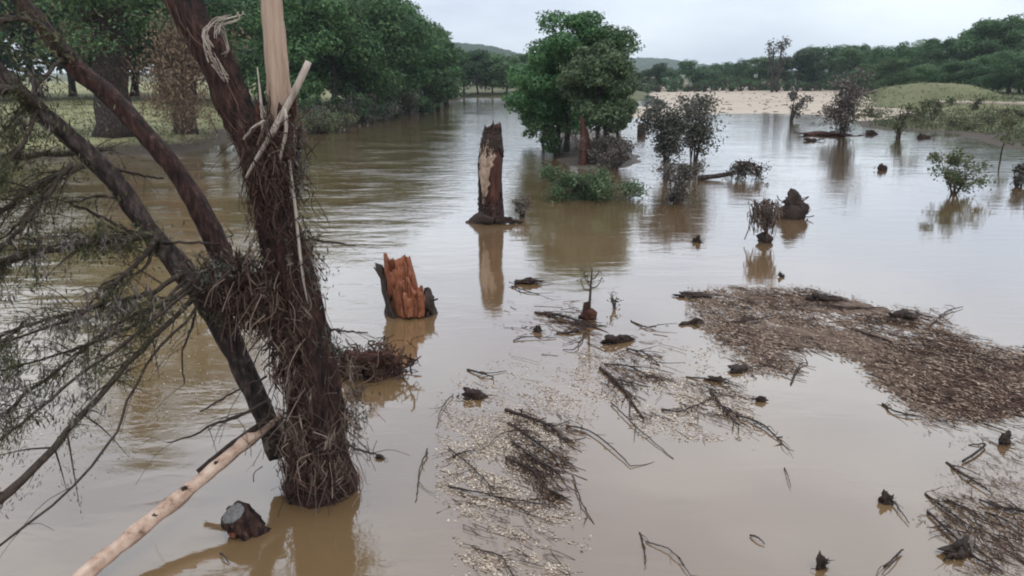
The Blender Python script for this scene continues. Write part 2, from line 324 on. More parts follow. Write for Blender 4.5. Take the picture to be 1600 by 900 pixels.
def sdist(P, poly):
    poly = np.asarray(poly); d = np.full(len(P), 1e9); ins = np.zeros(len(P), bool)
    for i in range(len(poly)):
        a, b = poly[i], poly[(i + 1) % len(poly)]; e = b - a; wv = P - a
        u = np.clip((wv @ e) / (e @ e + 1e-9), 0, 1); d = np.minimum(d, np.linalg.norm(wv - u[:, None] * e, axis=1))
        c = ((a[1] <= P[:, 1]) & (b[1] > P[:, 1])) | ((b[1] <= P[:, 1]) & (a[1] > P[:, 1]))
        xi = a[0] + (P[:, 1] - a[1]) / (b[1] - a[1] + 1e-12) * e[0]; ins ^= c & (P[:, 0] < xi)
    return np.where(ins, d, -d)
LANDS = []
def land(name, shore_px, back_xy, mat, prof, step, extra=None, seed=1, bbox=None):
    poly = [G(*p)[:2] for p in shore_px] + [np.array(q, float) for q in back_xy]
    P_ = np.array(poly); x0, y0 = P_.min(0) - 6; x1, y1 = P_.max(0) + 2
    if bbox: x0, x1, y0, y1 = max(x0, bbox[0]), min(x1, bbox[1]), max(y0, bbox[2]), min(y1, bbox[3])
    def H(xy):
        xy = np.atleast_2d(xy).astype(float); wob = fib(xy * 0.35, seed) * 1.2 + fib(xy * 1.3, seed + 1) * 0.35
        d = sdist(xy, poly) + wob
        z = np.interp(d, *zip(*prof)) + np.clip(d, 0, 6) / 6 * (fib(xy * 0.15, seed + 5) * 0.25 + fib(xy * 0.8, seed + 6) * 0.06)
        return z + (extra(xy) * (d > 0) if extra else 0)
    nx = int((x1 - x0) / step) + 2; ny = int((y1 - y0) / step) + 2
    X, Y = np.meshgrid(np.linspace(x0, x1, nx), np.linspace(y0, y1, ny)); xy = np.stack([X, Y], -1).reshape(-1, 2)
    z = H(xy); v = np.column_stack([xy, z])
    i = np.arange(ny - 1)[:, None] * nx; j = np.arange(nx - 1)[None]
    f = np.stack([i + j, i + j + 1, i + nx + j + 1, i + nx + j], -1).reshape(-1, 4)
    f = f[(z[f] > -0.5).any(1)]
    used = np.unique(f); re = np.full(len(v), -1); re[used] = np.arange(len(used))
    o = MB().add(v[used], None, re[f]).build(name, mat); o['kind'] = 'structure'; LANDS.append(H); return H
bankp = [(-4, -0.6), (0, 0.0), (1.2, 0.55), (4, 0.95), (15, 1.2), (60, 1.7), (300, 3)]
barp = [(-6, -0.5), (0, 0.0), (5, 0.18), (30, 0.6), (120, 1.0), (400, 1.5)]
HL = land('left_bank', [(-700, 330), (-300, 275), (0, 252), (150, 243), (250, 240), (335, 232), (352, 214), (430, 205), (520, 198), (590, 187), (655, 178), (695, 163), (722, 153)],
          [(-14, 420), (-260, 420), (-260, 42)], M['lawn'], bankp, 1.3, None, 3)
HF = land('far_bank', [(716, 152), (745, 152.6), (800, 153), (850, 154), (925, 155), (1000, 157)], [(70, 420), (-30, 420)], M['far'], bankp, 2.0, None, 11)
HB = land('gravel_bar', [(968, 170), (978, 184), (1010, 187), (1060, 184), (1120, 178), (1200, 177), (1290, 180), (1345, 192)], [(120, 160), (190, 420), (60, 420), (30, 160)], M['sand'], barp, 1.5, None, 21)
def mound(xy):
    c = W(1492, 112, 135); dx = xy[:, 0] - c[0]; dy = xy[:, 1] - c[1]
    return 2.7 * np.exp(-(np.where(dx < 0, dx / 5.5, dx / 3.2)) ** 2 - (dy / np.where(dy < 0, 16.0, 40.0)) ** 2) + 1.3 * np.exp(-(np.where(dx < 0, dx / 8.0, dx / 60.0)) ** 2 - (dy / np.where(dy < 0, 26.0, 80.0)) ** 2)
HR = land('right_bank', [(1325, 186), (1345, 199), (1400, 203), (1480, 208), (1530, 224), (1610, 240), (1800, 275), (2100, 320)], [(230, 60), (420, 420), (140, 420), (72, 160)], M['marsh'], barp, 1.4, mound, 31)
def land_z(x, y):
    return max(float(h(np.array([[x, y]]))[0]) for h in LANDS)

def ridge(name, px0, px1, top_pts, dist, seed, base_w):
    n = 160; xs_px = np.linspace(px0, px1, n); prof = np.interp(xs_px, *zip(*top_pts))
    top = np.array([W(a, b, dist) for a, b in zip(xs_px, prof)])
    rr = np.random.default_rng(seed); m = 26; v = []
    for k in range(m):
        u = k / (m - 1)                            # front foot -> crest -> back foot
        hgt = math.sin(u * math.pi) ** 0.9
        row = np.column_stack([top[:, 0], np.full(n, dist + (u - 0.5) * base_w), -1.5 + (top[:, 2] + 1.5) * hgt])
        row[:, 2] += hgt * (fib(np.column_stack([top[:, 0], row[:, 1]]) * 0.03, seed) * 3 + rr.normal(size=n) * 1.0)
        row[:, 1] += rr.normal(size=n) * 4; v.append(row)
    v = np.concatenate(v); i = np.arange(m - 1)[:, None] * n; j = np.arange(n - 1)[None]
    o = MB().add(v, None, np.stack([i + j, i + j + 1, i + n + j + 1, i + n + j], -1).reshape(-1, 4)).build(name, M['hill']); o['kind'] = 'structure'
ridge('hill', 420, 1010, [(420, 100), (560, 84), (640, 74), (690, 67), (745, 68), (775, 73), (805, 82), (870, 96), (1010, 112)], 1300, 4, 520)
ridge('hill', 880, 1260, [(880, 112), (930, 98), (960, 93), (1010, 92), (1045, 94), (1070, 99), (1150, 106), (1260, 113)], 1900, 9, 700)
sheet('far_meadow', -2500, 2500, 405, 4000, 0.6, M['far'])

# ------------------------------------------------------------------ trees
ORD = 'first second third fourth fifth sixth seventh eighth ninth tenth eleventh twelfth thirteenth fourteenth fifteenth sixteenth seventeenth eighteenth nineteenth twentieth'.split()
def nth(i): return ORD[i] if i < 20 else 'twenty ' + ORD[i - 20]
def on_land(px, py):
    Ys = np.linspace(45, 330, 400); Q = np.array([W(px, py, y) for y in Ys]); z = np.max([h(Q[:, :2]) for h in LANDS], 0)
    k = int(np.argmax(Q[:, 2] <= z)); p = Q[k].copy(); p[2] = z[k]; return p
def grow_tree(seed, H, cw, crown0=0.22, nclump=46, per=190, leaf=0.34, top=1.0, lean=0.0, trunk_r=None, cr=0.15, droop=0.0, nlimb=9):
    """returns (trunk mesh builder, crown mesh builder), base at the origin"""
    rng = np.random.default_rng(seed); tr, crn = MB(), MB(); trunk_r = trunk_r or H * 0.022
    tp = catmull([(0, 0, -0.5), (rng.normal() * 0.02 * H, rng.normal() * 0.02 * H, 0.35 * H), (lean * H * 0.6 + rng.normal() * 0.03 * H, rng.normal() * 0.03 * H, 0.7 * H), (lean * H, 0, 0.93 * H)], 12)
    rr = trunk_r * np.interp(np.linspace(0, 1, 12), [0, 0.08, 0.5, 1], [1.5, 1.05, 0.7, 0.12]); tube(tr, tp, rr, 9, 0.1, rng)
    cents = []
    for i in range(nlimb):
        u = rng.uniform(max(0.15, crown0), 0.9); k = u * 11; b0 = tp[int(k)]; az = i * 2.4 + rng.random()
        prof = math.sqrt(max(0.05, 1 - ((u - 0.45) / 0.62) ** 2)); ln = cw * 0.5 * prof * rng.uniform(0.55, 1.05)
        e = b0 + np.array([math.cos(az) * ln, math.sin(az) * ln, ln * rng.uniform(0.1, 0.6) - droop * ln])
        mid = (b0 + e) / 2 + np.array([0, 0, 0.12 * ln]); lp = catmull([b0, mid, e], 7)
        tube(tr, lp, np.linspace(trunk_r * 0.4, trunk_r * 0.08, 7), 5, 0.1, rng); cents.append(e); cents.append(mid + (e - mid) * 0.4)
    nl_ = max(8, nclump // 4)
    while len(cents) < nl_ + nlimb * 2:
        u = rng.uniform(0, 1); a = rng.uniform(0, 2 * math.pi); z = crown0 * H + (top * H - crown0 * H) * u
        prof = math.sqrt(max(0.03, 1 - ((u - 0.42) / 0.62) ** 2)); rad = cw * 0.5 * prof * math.sqrt(rng.uniform(0.25, 1.0))
        cents.append(np.array([math.cos(a) * rad + lean * z, math.sin(a) * rad, z - droop * rad]))
    tot = nclump * per; wts = rng.uniform(0.5, 1.3, len(cents)); ns = (tot * wts / wts.sum()).astype(int)
    for c, wt, n in zip(cents, wts, ns):
        r = cr * cw * (0.55 + 0.75 * wt) * 1.05
        d = rng.normal(size=(n, 3)); d[:, 2] += 0.35; d /= np.linalg.norm(d, axis=1)[:, None]
        k1, k2 = rng.normal(size=(2, 3)) * 3.2; wob = 1 + 0.22 * np.sin(d @ k1 + rng.random() * 6) + 0.18 * np.sin(d @ (k2 * 1.8) + rng.random() * 6)
        p = c + d * (r * wob * rng.uniform(0.30, 1.0, n) ** 0.35)[:, None] * np.array([1.15, 1.15, 0.72])
        leaves(crn, p, leaf, 1.6, rng, 0.0, nrm_=d * [1, 1, 1.3] + [0, 0, .25] + rng.normal(size=(n, 3)) * 0.55)
    return tr, crn
def archetype(args, leafmat, barkmat):
    tr, cr = grow_tree(**args); zz = np.sort(np.concatenate(cr.v)[:, 2]); TOPZ.append(float(zz[int(len(zz) * .997)])); return tr.mesh('trunk', barkmat), cr.mesh('crown', leafmat, smooth=False)
ARCH = {}; TOPZ = []; TOPS = {}
for i, (H, cw, c0, lean) in enumerate([(15, 11, 0.20, 0.0), (13, 12, 0.15, 0.03), (16, 9.5, 0.22, -0.03), (11, 10, 0.12, 0.0), (14, 13, 0.18, 0.02), (12, 8, 0.15, -0.04)]):
    ARCH[i] = (H, archetype(dict(seed=100 + i, H=H, cw=cw, crown0=c0, nclump=64, per=230, leaf=0.42, lean=lean, cr=0.138), M['leaf'], M['bark_grey']),
               archetype(dict(seed=200 + i, H=H, cw=cw, crown0=c0, nclump=56, per=170, leaf=0.52, lean=lean, cr=0.142), M['leaf_far'], M['bark_grey']))
for i in range(6): TOPS[i, False], TOPS[i, True] = TOPZ[2 * i], TOPZ[2 * i + 1]
def plant_tree(px, Y, ztop_py, kind, far, label, group, name='tree', squash=1.0, base_z=None):
    x = W(px, 200, Y)[0]; z0 = base_z if base_z is not None else max(land_z(x, Y), -0.3)
    top = W(px, ztop_py, Y)[2]; h = top - z0; H, near_m, far_m = ARCH[kind]; tm, cm = far_m if far else near_m
    s = h / TOPS[kind, far]; t = thing(name, (x, Y, z0), label, 'tree', group)
    t.scale = (s * squash, s * squash, s); t.rotation_euler = (0, 0, R.uniform(0, 6.28))
    for nm, me in (('trunk', tm), ('crown', cm)):
        o = bpy.data.objects.new(nm, me); COL.objects.link(o); o.parent = t
    return t
# left bank, tall riverside trees (front row by the water, then rows behind)
lab = '%s tree from the left in the tall green front row on the left bank'
for i, (px, Y, top, k) in enumerate([(476, 96, -22, 0), (520, 101, -14, 2), (556, 106, -16, 4), (596, 112, -4, 1), (632, 120, 12, 0), (662, 132, 42, 3), (684, 152, 62, 5)]):
    plant_tree(px, Y, top, k, False, lab % nth(i), 'riverside trees on the left bank')
lab = '%s tree from the left in the second row of the left bank wood'
for i, (px, Y, top, k) in enumerate([(440, 112, -40, 1), (500, 125, -30, 4), (545, 130, -26, 0), (590, 138, -18, 2), (618, 150, 0, 4), (648, 160, 24, 1), (672, 178, 48, 0), (700, 195, 78, 3)]):
    plant_tree(px, Y, top, k, False, lab % nth(i), 'second row of trees on the left bank')
lab = '%s dark tree from the left at the back of the lawn behind the broken tree'
for i, (px, Y, top, k) in enumerate([(-90, 120, -130, 0), (-30, 132, -150, 4), (20, 128, -120, 1), (70, 140, -140, 2), (120, 150, -125, 4), (165, 138, -140, 0), (215, 150, -132, 1), (262, 142, -120, 4), (305, 135, -115, 2), (345, 140, -110, 0), (390, 130, -100, 4), (415, 120, -90, 1)]):
    plant_tree(px, Y, top, k, True, lab % nth(i), 'trees at the back of the left lawn')  # tops raised out of view so their reflection darkens the near left water
# centre, beyond the river bend
lab = '%s tree from the left on the far bank at the river bend'
for i, (px, Y, top, k) in enumerate([(706, 214, 84, 3), (726, 205, 80, 0), (748, 200, 78, 1), (770, 204, 82, 4), (792, 198, 84, 3), (815, 208, 86, 1), (840, 212, 82, 0), (866, 206, 88, 4), (900, 215, 90, 3), (938, 214, 92, 1)]):
    plant_tree(px, Y, top, k, True, lab % nth(i), 'trees on the far bank at the river bend')
# right tree line
lab = '%s tree right of the island in the distant line behind the gravel bar'
for i, px in enumerate(range(968, 1330, 18)):
    top = np.interp(px, [968, 1000, 1060, 1100, 1180, 1250, 1330], [112, 106, 104, 94, 90, 78, 68]) + R.uniform(-8, 16)
    plant_tree(px + R.uniform(-4, 4), 262 + R.uniform(-14, 24), top, i % 6, True, lab % nth(i), 'distant tree line behind the gravel bar', squash=R.uniform(.85, 1.35))
lab = '%s tall tree from the left in the wood behind the grassy right bank'
for i, px in enumerate(range(1322, 1680, 22)):
    top = np.interp(px, [1322, 1345, 1370, 1400, 1460, 1500, 1540, 1570, 1600, 1680], [72, 66, 72, 58, 50, 44, 34, 22, 30, 10]) + R.uniform(-6, 18)
    plant_tree(px + R.uniform(-5, 5), np.interp(px, [1322, 1680], [235, 180]) + R.uniform(-8, 16), top, (i * 5) % 6, False, lab % nth(i), 'wood behind the right bank', squash=R.uniform(.8, 1.25))
for i, px in enumerate(range(1335, 1680, 26)):
    top = np.interp(px, [1322, 1400, 1500, 1600, 1680], [104, 98, 90, 82, 70]) + R.uniform(-10, 14)
    plant_tree(px + R.uniform(-5, 5), np.interp(px, [1322, 1680], [205, 150]) + R.uniform(-6, 6), top, (i * 3 + 1) % 6, False,
               '%s low tree from the left on the front edge of the right hand wood' % nth(i), 'front edge of the right hand wood', squash=1.25)

def shrub(name, px, py, h_px, w_px, leafmat, label, cat='shrub', group=None, seed=0, z=None, stems=5, nclump=16, per=90, leaf_px=4.0, gap=0.15, bare=0.25, flat=0.3, woodmat=None, lean=0.0):
    p = G(px, py, 0.0 if z is None else z); s = mpp(p); H = h_px * s; Wd = w_px * s; rng = np.random.default_rng(seed + 500)
    wd, lf = MB(), MB()
    ends = []
    for i in range(stems):
        a = rng.uniform(0, 6.28); rad = Wd * 0.45 * math.sqrt(rng.uniform(0.05, 1)); hh = H * rng.uniform(0.62, 0.98)
        e = np.array([math.cos(a) * rad + lean * hh, math.sin(a) * rad * 0.8, hh]); b0 = np.array([rng.normal() * Wd * 0.05, rng.normal() * Wd * 0.05, -0.25])
        P_ = catmull([b0, b0 * 0.6 + e * np.array([0.35, 0.35, 0.5]) + rng.normal(size=3) * 0.03 * Wd, e], 8)
        tube(wd, P_, np.linspace(max(0.05, 1.6 * s), 0.35 * s, 8), 5, 0.15, rng); ends.append(P_)
        for _ in range(3):
            q = P_[rng.integers(3, 8)]; e2 = q + np.array([rng.normal() * Wd * 0.2, rng.normal() * Wd * 0.2, rng.uniform(-0.05, 0.2) * H])
            tube(wd, catmull([q, (q + e2) / 2 + rng.normal(size=3) * 0.04 * Wd, e2], 5), np.linspace(0.7 * s, 0.25 * s, 5), 4, 0.1, rng); ends.append(np.array([q, e2]))
    for i in range(nclump):
        P_ = ends[rng.integers(len(ends))]; u = rng.uniform(bare, 1.0); c = P_[min(len(P_) - 1, int(u * len(P_)))] + rng.normal(size=3) * np.array([0.08 * Wd, 0.08 * Wd, 0.06 * H])
        if c[2] < bare * H * 0.6: c[2] = bare * H * 0.6 + rng.random() * 0.2 * H
        n = int(per * rng.uniform(0.5, 1.4)); r = 0.16 * (Wd + H) * 0.5 * rng.uniform(0.6, 1.3)
        leaves(lf, c + rng.normal(size=(n, 3)) * r * np.array([0.62, 0.62, 0.5]), leaf_px * s, 1.7, rng, flat)
    lf.v = [np.column_stack([v[:, 0], v[:, 1], np.maximum(v[:, 2], 0.01)]) for v in lf.v]
    t = thing(name, p, label, cat, group)
    wd.build('stems', woodmat or M['twig'], t); lf.build('foliage', leafmat, t, smooth=False)
    return t

# island in mid stream ------------------------------------------------------------------
HI = land('river_island', [(860, 236), (890, 256), (925, 272), (968, 262), (985, 244), (975, 226), (960, 205), (880, 200), (845, 212)], [], M['mud'], [(-3, -0.5), (0, 0), (2, 0.22), (6, 0.35)], 0.35, None, 41)
isl_p = G(893, 236)
def island_tree(px, py, Hpx, Wpx, label, seed, leafmat, nclump, per, c0, lean, droop, leafpx=4.2, trunkmat=None, cr=0.14, top=1.0):
    p = G(px, py, 0.15); s = mpp(p)
    tr, cr_ = grow_tree(seed, Hpx * s, Wpx * s, c0, nclump, per, leafpx * s, top, lean, None, cr, droop, 12)
    t = thing('tree', p, label, 'tree'); tr.build('trunk', trunkmat or M['bark_grey'], t); cr_.build('crown', leafmat, t, smooth=False); return t
island_tree(884, 236, 196, 152, 'big round crowned green tree filling the left of the mid stream island', 301, M['leaf'], 170, 320, 0.24, 0.0, 0.05, 4.4, cr=0.10)
island_tree(874, 224, 140, 110, 'broad lower green tree behind the red trunk on the island', 306, M['leaf'], 100, 260, 0.16, 0.0, 0.10, 4.4, cr=0.10)
island_tree(848, 224, 110, 66, 'low green tree leaning over the water at the left end of the island', 305, M['leaf'], 50, 220, 0.06, -0.06, 0.10)
island_tree(946, 240, 198, 70, 'slim dark topped tree at the right of the mid stream island', 302, M['leaf'], 44, 240, 0.60, 0.02, 0.0, cr=0.17)
island_tree(934, 246, 165, 112, 'grey green vine hung tree with torn crown in the middle of the island', 303, M['leaf_vine'], 110, 240, 0.30, 0.0, 0.05, trunkmat=M['bark_grey'], cr=0.12)
island_tree(966, 238, 120, 46, 'muddy half stripped sapling on the right tip of the island', 304, M['leaf_vine'], 40, 160, 0.12, 0.0, 0.0)
shrub('shrub', 938, 252, 34, 84, M['leaf_silt'], 'mud stained bushy undergrowth around the red trunk on the island', seed=1, nclump=40, per=150, stems=9, bare=0.1, z=0.2)
shrub('shrub', 958, 262, 30, 56, M['leaf_silt'], 'grey heap of brush at the right front corner of the island', seed=4, nclump=24, per=110, stems=8, bare=0.02, z=0.1, leaf_px=3.4, woodmat=M['strand'])
shrub('shrub', 914, 310, 44, 108, M['leaf_vine'], 'low green shrub flattened in the water in front of the island', seed=2, nclump=44, per=200, stems=9, bare=0.02, flat=0.5)
shrub('shrub', 868, 246, 46, 50, M['leaf'], 'green shrub drooping to the water under the big island tree', seed=3, nclump=16, per=120, stems=5, bare=0.05)
mb = MB(); p0, p1, p2 = G(911, 257, 0.1), W(909, 215, G(911, 257)[1]), W(908, 182, G(911, 257)[1])
p1 = p1 + [.12, 0, 0]; P_ = catmull([p0 - [0, 0, 0.5], p0, p1, p2], 18); tube(mb, P_, np.interp(np.linspace(0, 1, 18), [0, .3, .8, 1], [.44, .30, .22, .05]), 14, 0.24)
t = tag(mb.build('snapped_tree', M['redbark'], origin=p0), 'bare reddish broken trunk standing on the front of the island', 'tree')

# shrubs and wreckage out in the flooded right side ------------------------------------------------
shrub('shrub', 1040, 272, 106, 44, M['leaf_mud'], 'tall dark mud coated shrub on the left of the twin flooded shrubs', seed=10, nclump=50, per=110, stems=7, bare=0.30, leaf_px=4.6)
shrub('shrub', 1084, 262, 118, 66, M['leaf_mud'], 'wider dark shrub with thin open top right of the twin flooded shrubs', seed=11, nclump=52, per=80, stems=7, bare=0.30, leaf_px=4.4)
shrub('shrub', 1060, 318, 52, 62, M['leaf_silt'], 'low brown brush clump in the water in front of the twin shrubs', seed=12, nclump=40, per=110, stems=9, bare=0.05, leaf_px=3.6, woodmat=M['strand'])
shrub('shrub', 1236, 190, 40, 30, M['leaf_mud'], 'small dark bush leaning over the water before the gravel bar', seed=13, nclump=10, per=60, stems=4, bare=0.2, lean=0.25)
shrub('shrub', 1318, 212, 88, 60, M['leaf_silt'], 'big brown grey bush with reddish debris at its foot near the right bank', seed=14, nclump=50, per=80, stems=8, bare=0.1)
shrub('shrub', 1404, 216, 54, 34, M['leaf_scrub'], 'thin olive bush at the water edge left of the flat topped sapling', seed=15, nclump=12, per=60, stems=5, bare=0.15)
shrub('shrub', 1456, 192, 44, 30, M['leaf_scrub'], 'flat topped brown sapling on the marshy right bank', seed=16, nclump=9, per=70, stems=2, bare=0.6)
shrub('sapling', 1563, 252, 78, 50, M['leaf_scrub'], 'thin lone sapling on a bare stem near the right edge', 'sapling', seed=17, nclump=10, per=50, stems=1, bare=0.55, leaf_px=3.6)
shrub('shrub', 1492, 304, 56, 72, M['leaf_scrub'], 'round green bush standing in open water below the lone sapling', seed=18, nclump=30, per=90, stems=6, bare=0.35, leaf_px=4.5)
shrub('shrub', 1592, 292, 42, 50, M['leaf_mud'], 'dark green bush cut by the right edge of the photo', seed=19, nclump=14, per=90, stems=5, bare=0.05, leaf_px=4.5)
shrub('shrub', 816, 340, 36, 42, M['leaf_silt'], 'grey tuft of brush caught against the tall standing stump', seed=20, nclump=10, per=70, stems=5, bare=0.05, leaf_px=3.2)
shrub('shrub', 500, 203, 24, 120, M['leaf_scrub'], 'low green weeds on the waterline below the left bank trees', seed=21, nclump=24, per=90, stems=10, bare=0.02, leaf_px=2.8, z=0.3)
nsc = -1
for i in range(22):        # scrub over the marsh of the right bank
    px, py = 1340 + 12 * i + R.uniform(-3, 3), R.uniform(172, 208)
    p = G(px, py, 0.4); z = land_z(p[0], p[1])
    if z < 0.1: continue
    nsc += 1
    s_ = shrub('shrub', px, py, R.uniform(12, 26), R.uniform(26, 46), M['leaf_scrub'], '%s pale olive scrub bush from the left on the marshy right bank' % nth(nsc), 'shrub', 'scrub on the right bank', 40 + i, 0.4, 4, 9, 40, 3.0)
    s_.location.z = z - 0.05
for i in range(20):        # undergrowth at the foot of the left bank trees
    px = 450 + 13 * i + R.uniform(-3, 3); py = np.interp(px, [450, 520, 590, 655, 700], [197, 192, 182, 173, 160]) + R.uniform(-4, 1)
    s_ = shrub('shrub', px, py, R.uniform(22, 46), R.uniform(40, 66), M['leaf_mud'] if i % 2 else M['leaf_far'], '%s dark undergrowth bush from the left under the left bank trees' % nth(i), 'shrub', 'undergrowth along the left bank', 80 + i, 0.6, 7, 18, 80, 3.4)
    s_.location.z = max(0, land_z(s_.location.x, s_.location.y) - 0.1)
for i in range(24):        # undergrowth below the distant tree line
    px = 985 + 14.5 * i + R.uniform(-3, 3); Y = R.uniform(236, 252); p = W(px, 140, Y); s = mpp(p)
    s_ = shrub('shrub', px, 140, R.uniform(12, 22), R.uniform(26, 44), M['leaf_far'], '%s dark low scrub bush right of the island before the distant tree line' % nth(i), 'shrub', 'scrub before the distant tree line', 110 + i, 0.8, 5, 9, 40, 3.0)
    k = Y / s_.location.y; s_.location = (p[0], Y, land_z(p[0], Y) - 0.1); s_.scale = (k, k, k)

def far_bare_tree(px, Y, base_py, top_py, label, seed):
    rng = np.random.default_rng(seed); x = W(px, base_py, Y)[0]; z0 = land_z(x, Y); s = Y / F; H = W(px, top_py, Y)[2] - z0
    tr, cr = MB(), MB()
    for dx, f in ((-5, 0.9), (4, 1.0)):
        e = np.array([dx * s * 1.3, 0, H * f * 0.85]); P_ = catmull([(dx * s * 0.8, 0, -0.4), (dx * s, 0, H * 0.4), e], 9); tube(tr, P_, np.linspace(2.2 * s, 0.9 * s, 9), 6, 0.1, rng)
        for _ in range(9):
            c = P_[rng.integers(4, 9)] + rng.normal(size=3) * np.array([6 * s, 5 * s, 4 * s]); leaves(cr, c + rng.normal(size=(70, 3)) * 3.2 * s, 2.8 * s, 1.6, rng, 0.3)
    t = thing('tree', (x, Y, z0), label, 'tree'); tr.build('trunk', M['bark_grey'], t); cr.build('crown', M['leaf_mud'], t, smooth=False)
far_bare_tree(1210, 225, 145, 52, 'tall thin forked tree rising above the distant tree line', 5)

# debris-wrapped trees on the left bank behind the foreground tree
def bank_trunk(px, py, top_py, w_px, label, seed, mat, wrap):
    p = G(px, py, 0.8); p[2] = land_z(p[0], p[1]) ; s = mpp(p); rng = np.random.default_rng(seed); t = thing('tree', p, label, 'tree')
    H = W(px, top_py, p[1])[2] - p[2]; mb = MB(); P_ = catmull([(0, 0, -0.5), (0.02 * H, 0, 0.4 * H), (-0.03 * H, 0, H)], 14)
    tube(mb, P_, w_px * s * 0.5 * np.interp(np.linspace(0, 1, 14), [0, 0.15, 1], [1.35, 1, 0.65]), 12, 0.13, rng); mb.build('trunk', mat, t)
    cr = MB(); lb = MB()
    for i in range(44):
        q = P_[rng.integers(5, 14)]; a = rng.uniform(0, 6.28); e = q + np.array([math.cos(a), math.sin(a), 0.05]) * rng.uniform(2, 7)
        tube(lb, catmull([q, (q + e) / 2 + [0, 0, 0.5], e], 6), np.linspace(0.22, 0.04, 6), 5, 0.1, rng)
        for c in (e, (q + e) / 2): leaves(cr, c + rng.normal(size=(240, 3)) * np.array([1.2, 1.2, 0.6]), 0.30, 1.8, rng, 0.5)
    lb.build('limbs', mat, t); cr.build('crown', M['leaf_far'], t, smooth=False)
    if wrap:
        wr = MB()
        for i in range(240):
            a = rng.uniform(0, 6.28); h0 = rng.uniform(0.5, 0.75) * H * rng.uniform(0.3, 1); r = w_px * s * rng.uniform(0.5, 0.8)
            b0 = np.array([math.cos(a) * r, math.sin(a) * r, h0]); e = b0 + np.array([math.cos(a) * rng.uniform(0, 0.8), math.sin(a) * rng.uniform(0, 0.8), -rng.uniform(0.4, 1.6)])
            tube(wr, catmull([b0, (b0 + e) / 2 + rng.normal(size=3) * 0.15, e], 4), rng.uniform(0.02, 0.06), 3, 0, rng, False)
        wr.build('caught_debris', M['strand_dark'], t, kind='stuff')
bank_trunk(180, 216, -300, 46, 'thick dark trunk wrapped in flood debris on the left bank', 61, M['bark_grey'], True)  # both crowns carried high out of view to darken the water by reflection
bank_trunk(288, 208, -240, 26, 'slimmer grey trunk on the lawn edge behind the broken tree', 62, M['bark_grey'], False)
p = W(275, 130, 60.0); mb = MB(); rng = np.random.default_rng(63)
for i in range(90):
    c = W(rng.normal(282, 24), rng.uniform(50, 185), 60.0 + rng.normal() * 0.8); leaves(mb, c + rng.normal(size=(90, 3)) * np.array([0.5, 0.5, 0.8]), 0.27, 3.0, rng, 0, [0, 0, -1], 0.6)
tw = MB()
for i in range(26):
    a = W(rng.uniform(255, 320), rng.uniform(20, 90), 60.2); b = a + np.array([rng.normal() * 1.2, rng.normal() * 0.6, -rng.uniform(2, 5)])
    tube(tw, catmull([a, (a + b) / 2 + rng.normal(size=3) * 0.4, b], 6), np.linspace(0.05, 0.015, 6), 4, 0, rng)
g = thing('dead_vine', p * [1, 1, 0] + [0, 0, 0.9], 'curtain of dead brown vines hanging beside the grey trunk on the left bank', 'vine')
o = tw.build('stems', M['twig'], g, origin=None); o.location = -np.array(g.location)
o = mb.build('dead_leaves', M['leaf_dead'], g, smooth=False, kind='stuff'); o.location = -np.array(g.location)

# ------------------------------------------------------------------ the broken foreground tree
base = G(500, 765); Y0 = base[1]
fg = thing('broken_tree', base, 'large storm broken tree with dark shredded trunk at the left foreground', 'tree')
OFF = -np.array(base)
def part(mb, name, mat, parent=fg, smooth=True, kind=None, label=None):
    o = mb.build(name, mat, parent, smooth, None, kind)
    if parent is fg: o.location = OFF
    if label: o['label'] = label
    return o
def wpath(pts, n):          # pts: (px, py, Y, width_px)
    P_ = np.array([W(a, b, c) for a, b, c, _ in pts]); r = np.array([0.5 * d * mpp(q) for (_, _, _, d), q in zip(pts, P_)])
    return catmull(P_, n), np.interp(np.linspace(0, len(pts) - 1, n), np.arange(len(pts)), r)
TR = [(505, 800, Y0, 128), (500, 765, Y0, 118), (492, 700, Y0 + .05, 100), (487, 620, Y0 + .1, 90), (474, 540, Y0 + .1, 84), (458, 450, Y0 + .15, 78), (438, 380, Y0 + .15, 70), (420, 300, Y0 + .2, 66), (408, 250, Y0 + .25, 66), (398, 205, Y0 + .3, 72)]
TP, Tr = wpath(TR, 46)
mb = MB(); Tr = Tr * .94; tube(mb, TP, Tr * 0.95, 28, 0.10); trunk = part(mb, 'trunk', M['bark'])
LP, Lr = wpath([(400, 215, Y0 + .3, 60), (372, 175, Y0 + .35, 50), (338, 95, Y0 + .5, 47), (300, 30, Y0 + .6, 50), (262, -40, Y0 + .7, 46), (225, -120, Y0 + .8, 40)], 26)
mb = MB(); tube(mb, LP, Lr, 18, 0.09); part(mb, 'limb', M['bark'])
SPp, Sr = wpath([(440, 262, Y0 + .22, 30), (442, 215, Y0 + .22, 36), (437, 150, Y0 + .2, 36), (430, 70, Y0 + .2, 34), (424, 0, Y0 + .2, 32), (419, -90, Y0 + .2, 30)], 22)
mb = MB(); tube(mb, SPp, Sr, 14, 0.05); part(mb, 'stripped_stem', M['pale'], label='pale stem stripped of its bark')
P2, r2 = wpath([(436, 712, Y0 + .35, 40), (412, 645, Y0 + .4, 36), (374, 562, Y0 + .5, 38), (340, 492, Y0 + .55, 46), (298, 436, Y0 + .6, 42), (240, 368, Y0 + .6, 34), (182, 285, Y0 + .5, 34), (115, 218, Y0 + .4, 30), (60, 170, Y0 + .3, 30), (0, 112, Y0 + .2, 28), (-70, 50, Y0 + .1, 24)], 44)
mb = MB(); tube(mb, P2, r2 * .84, 18, 0.10); stem2 = part(mb, 'leaning_stem', M['bark_grey'])
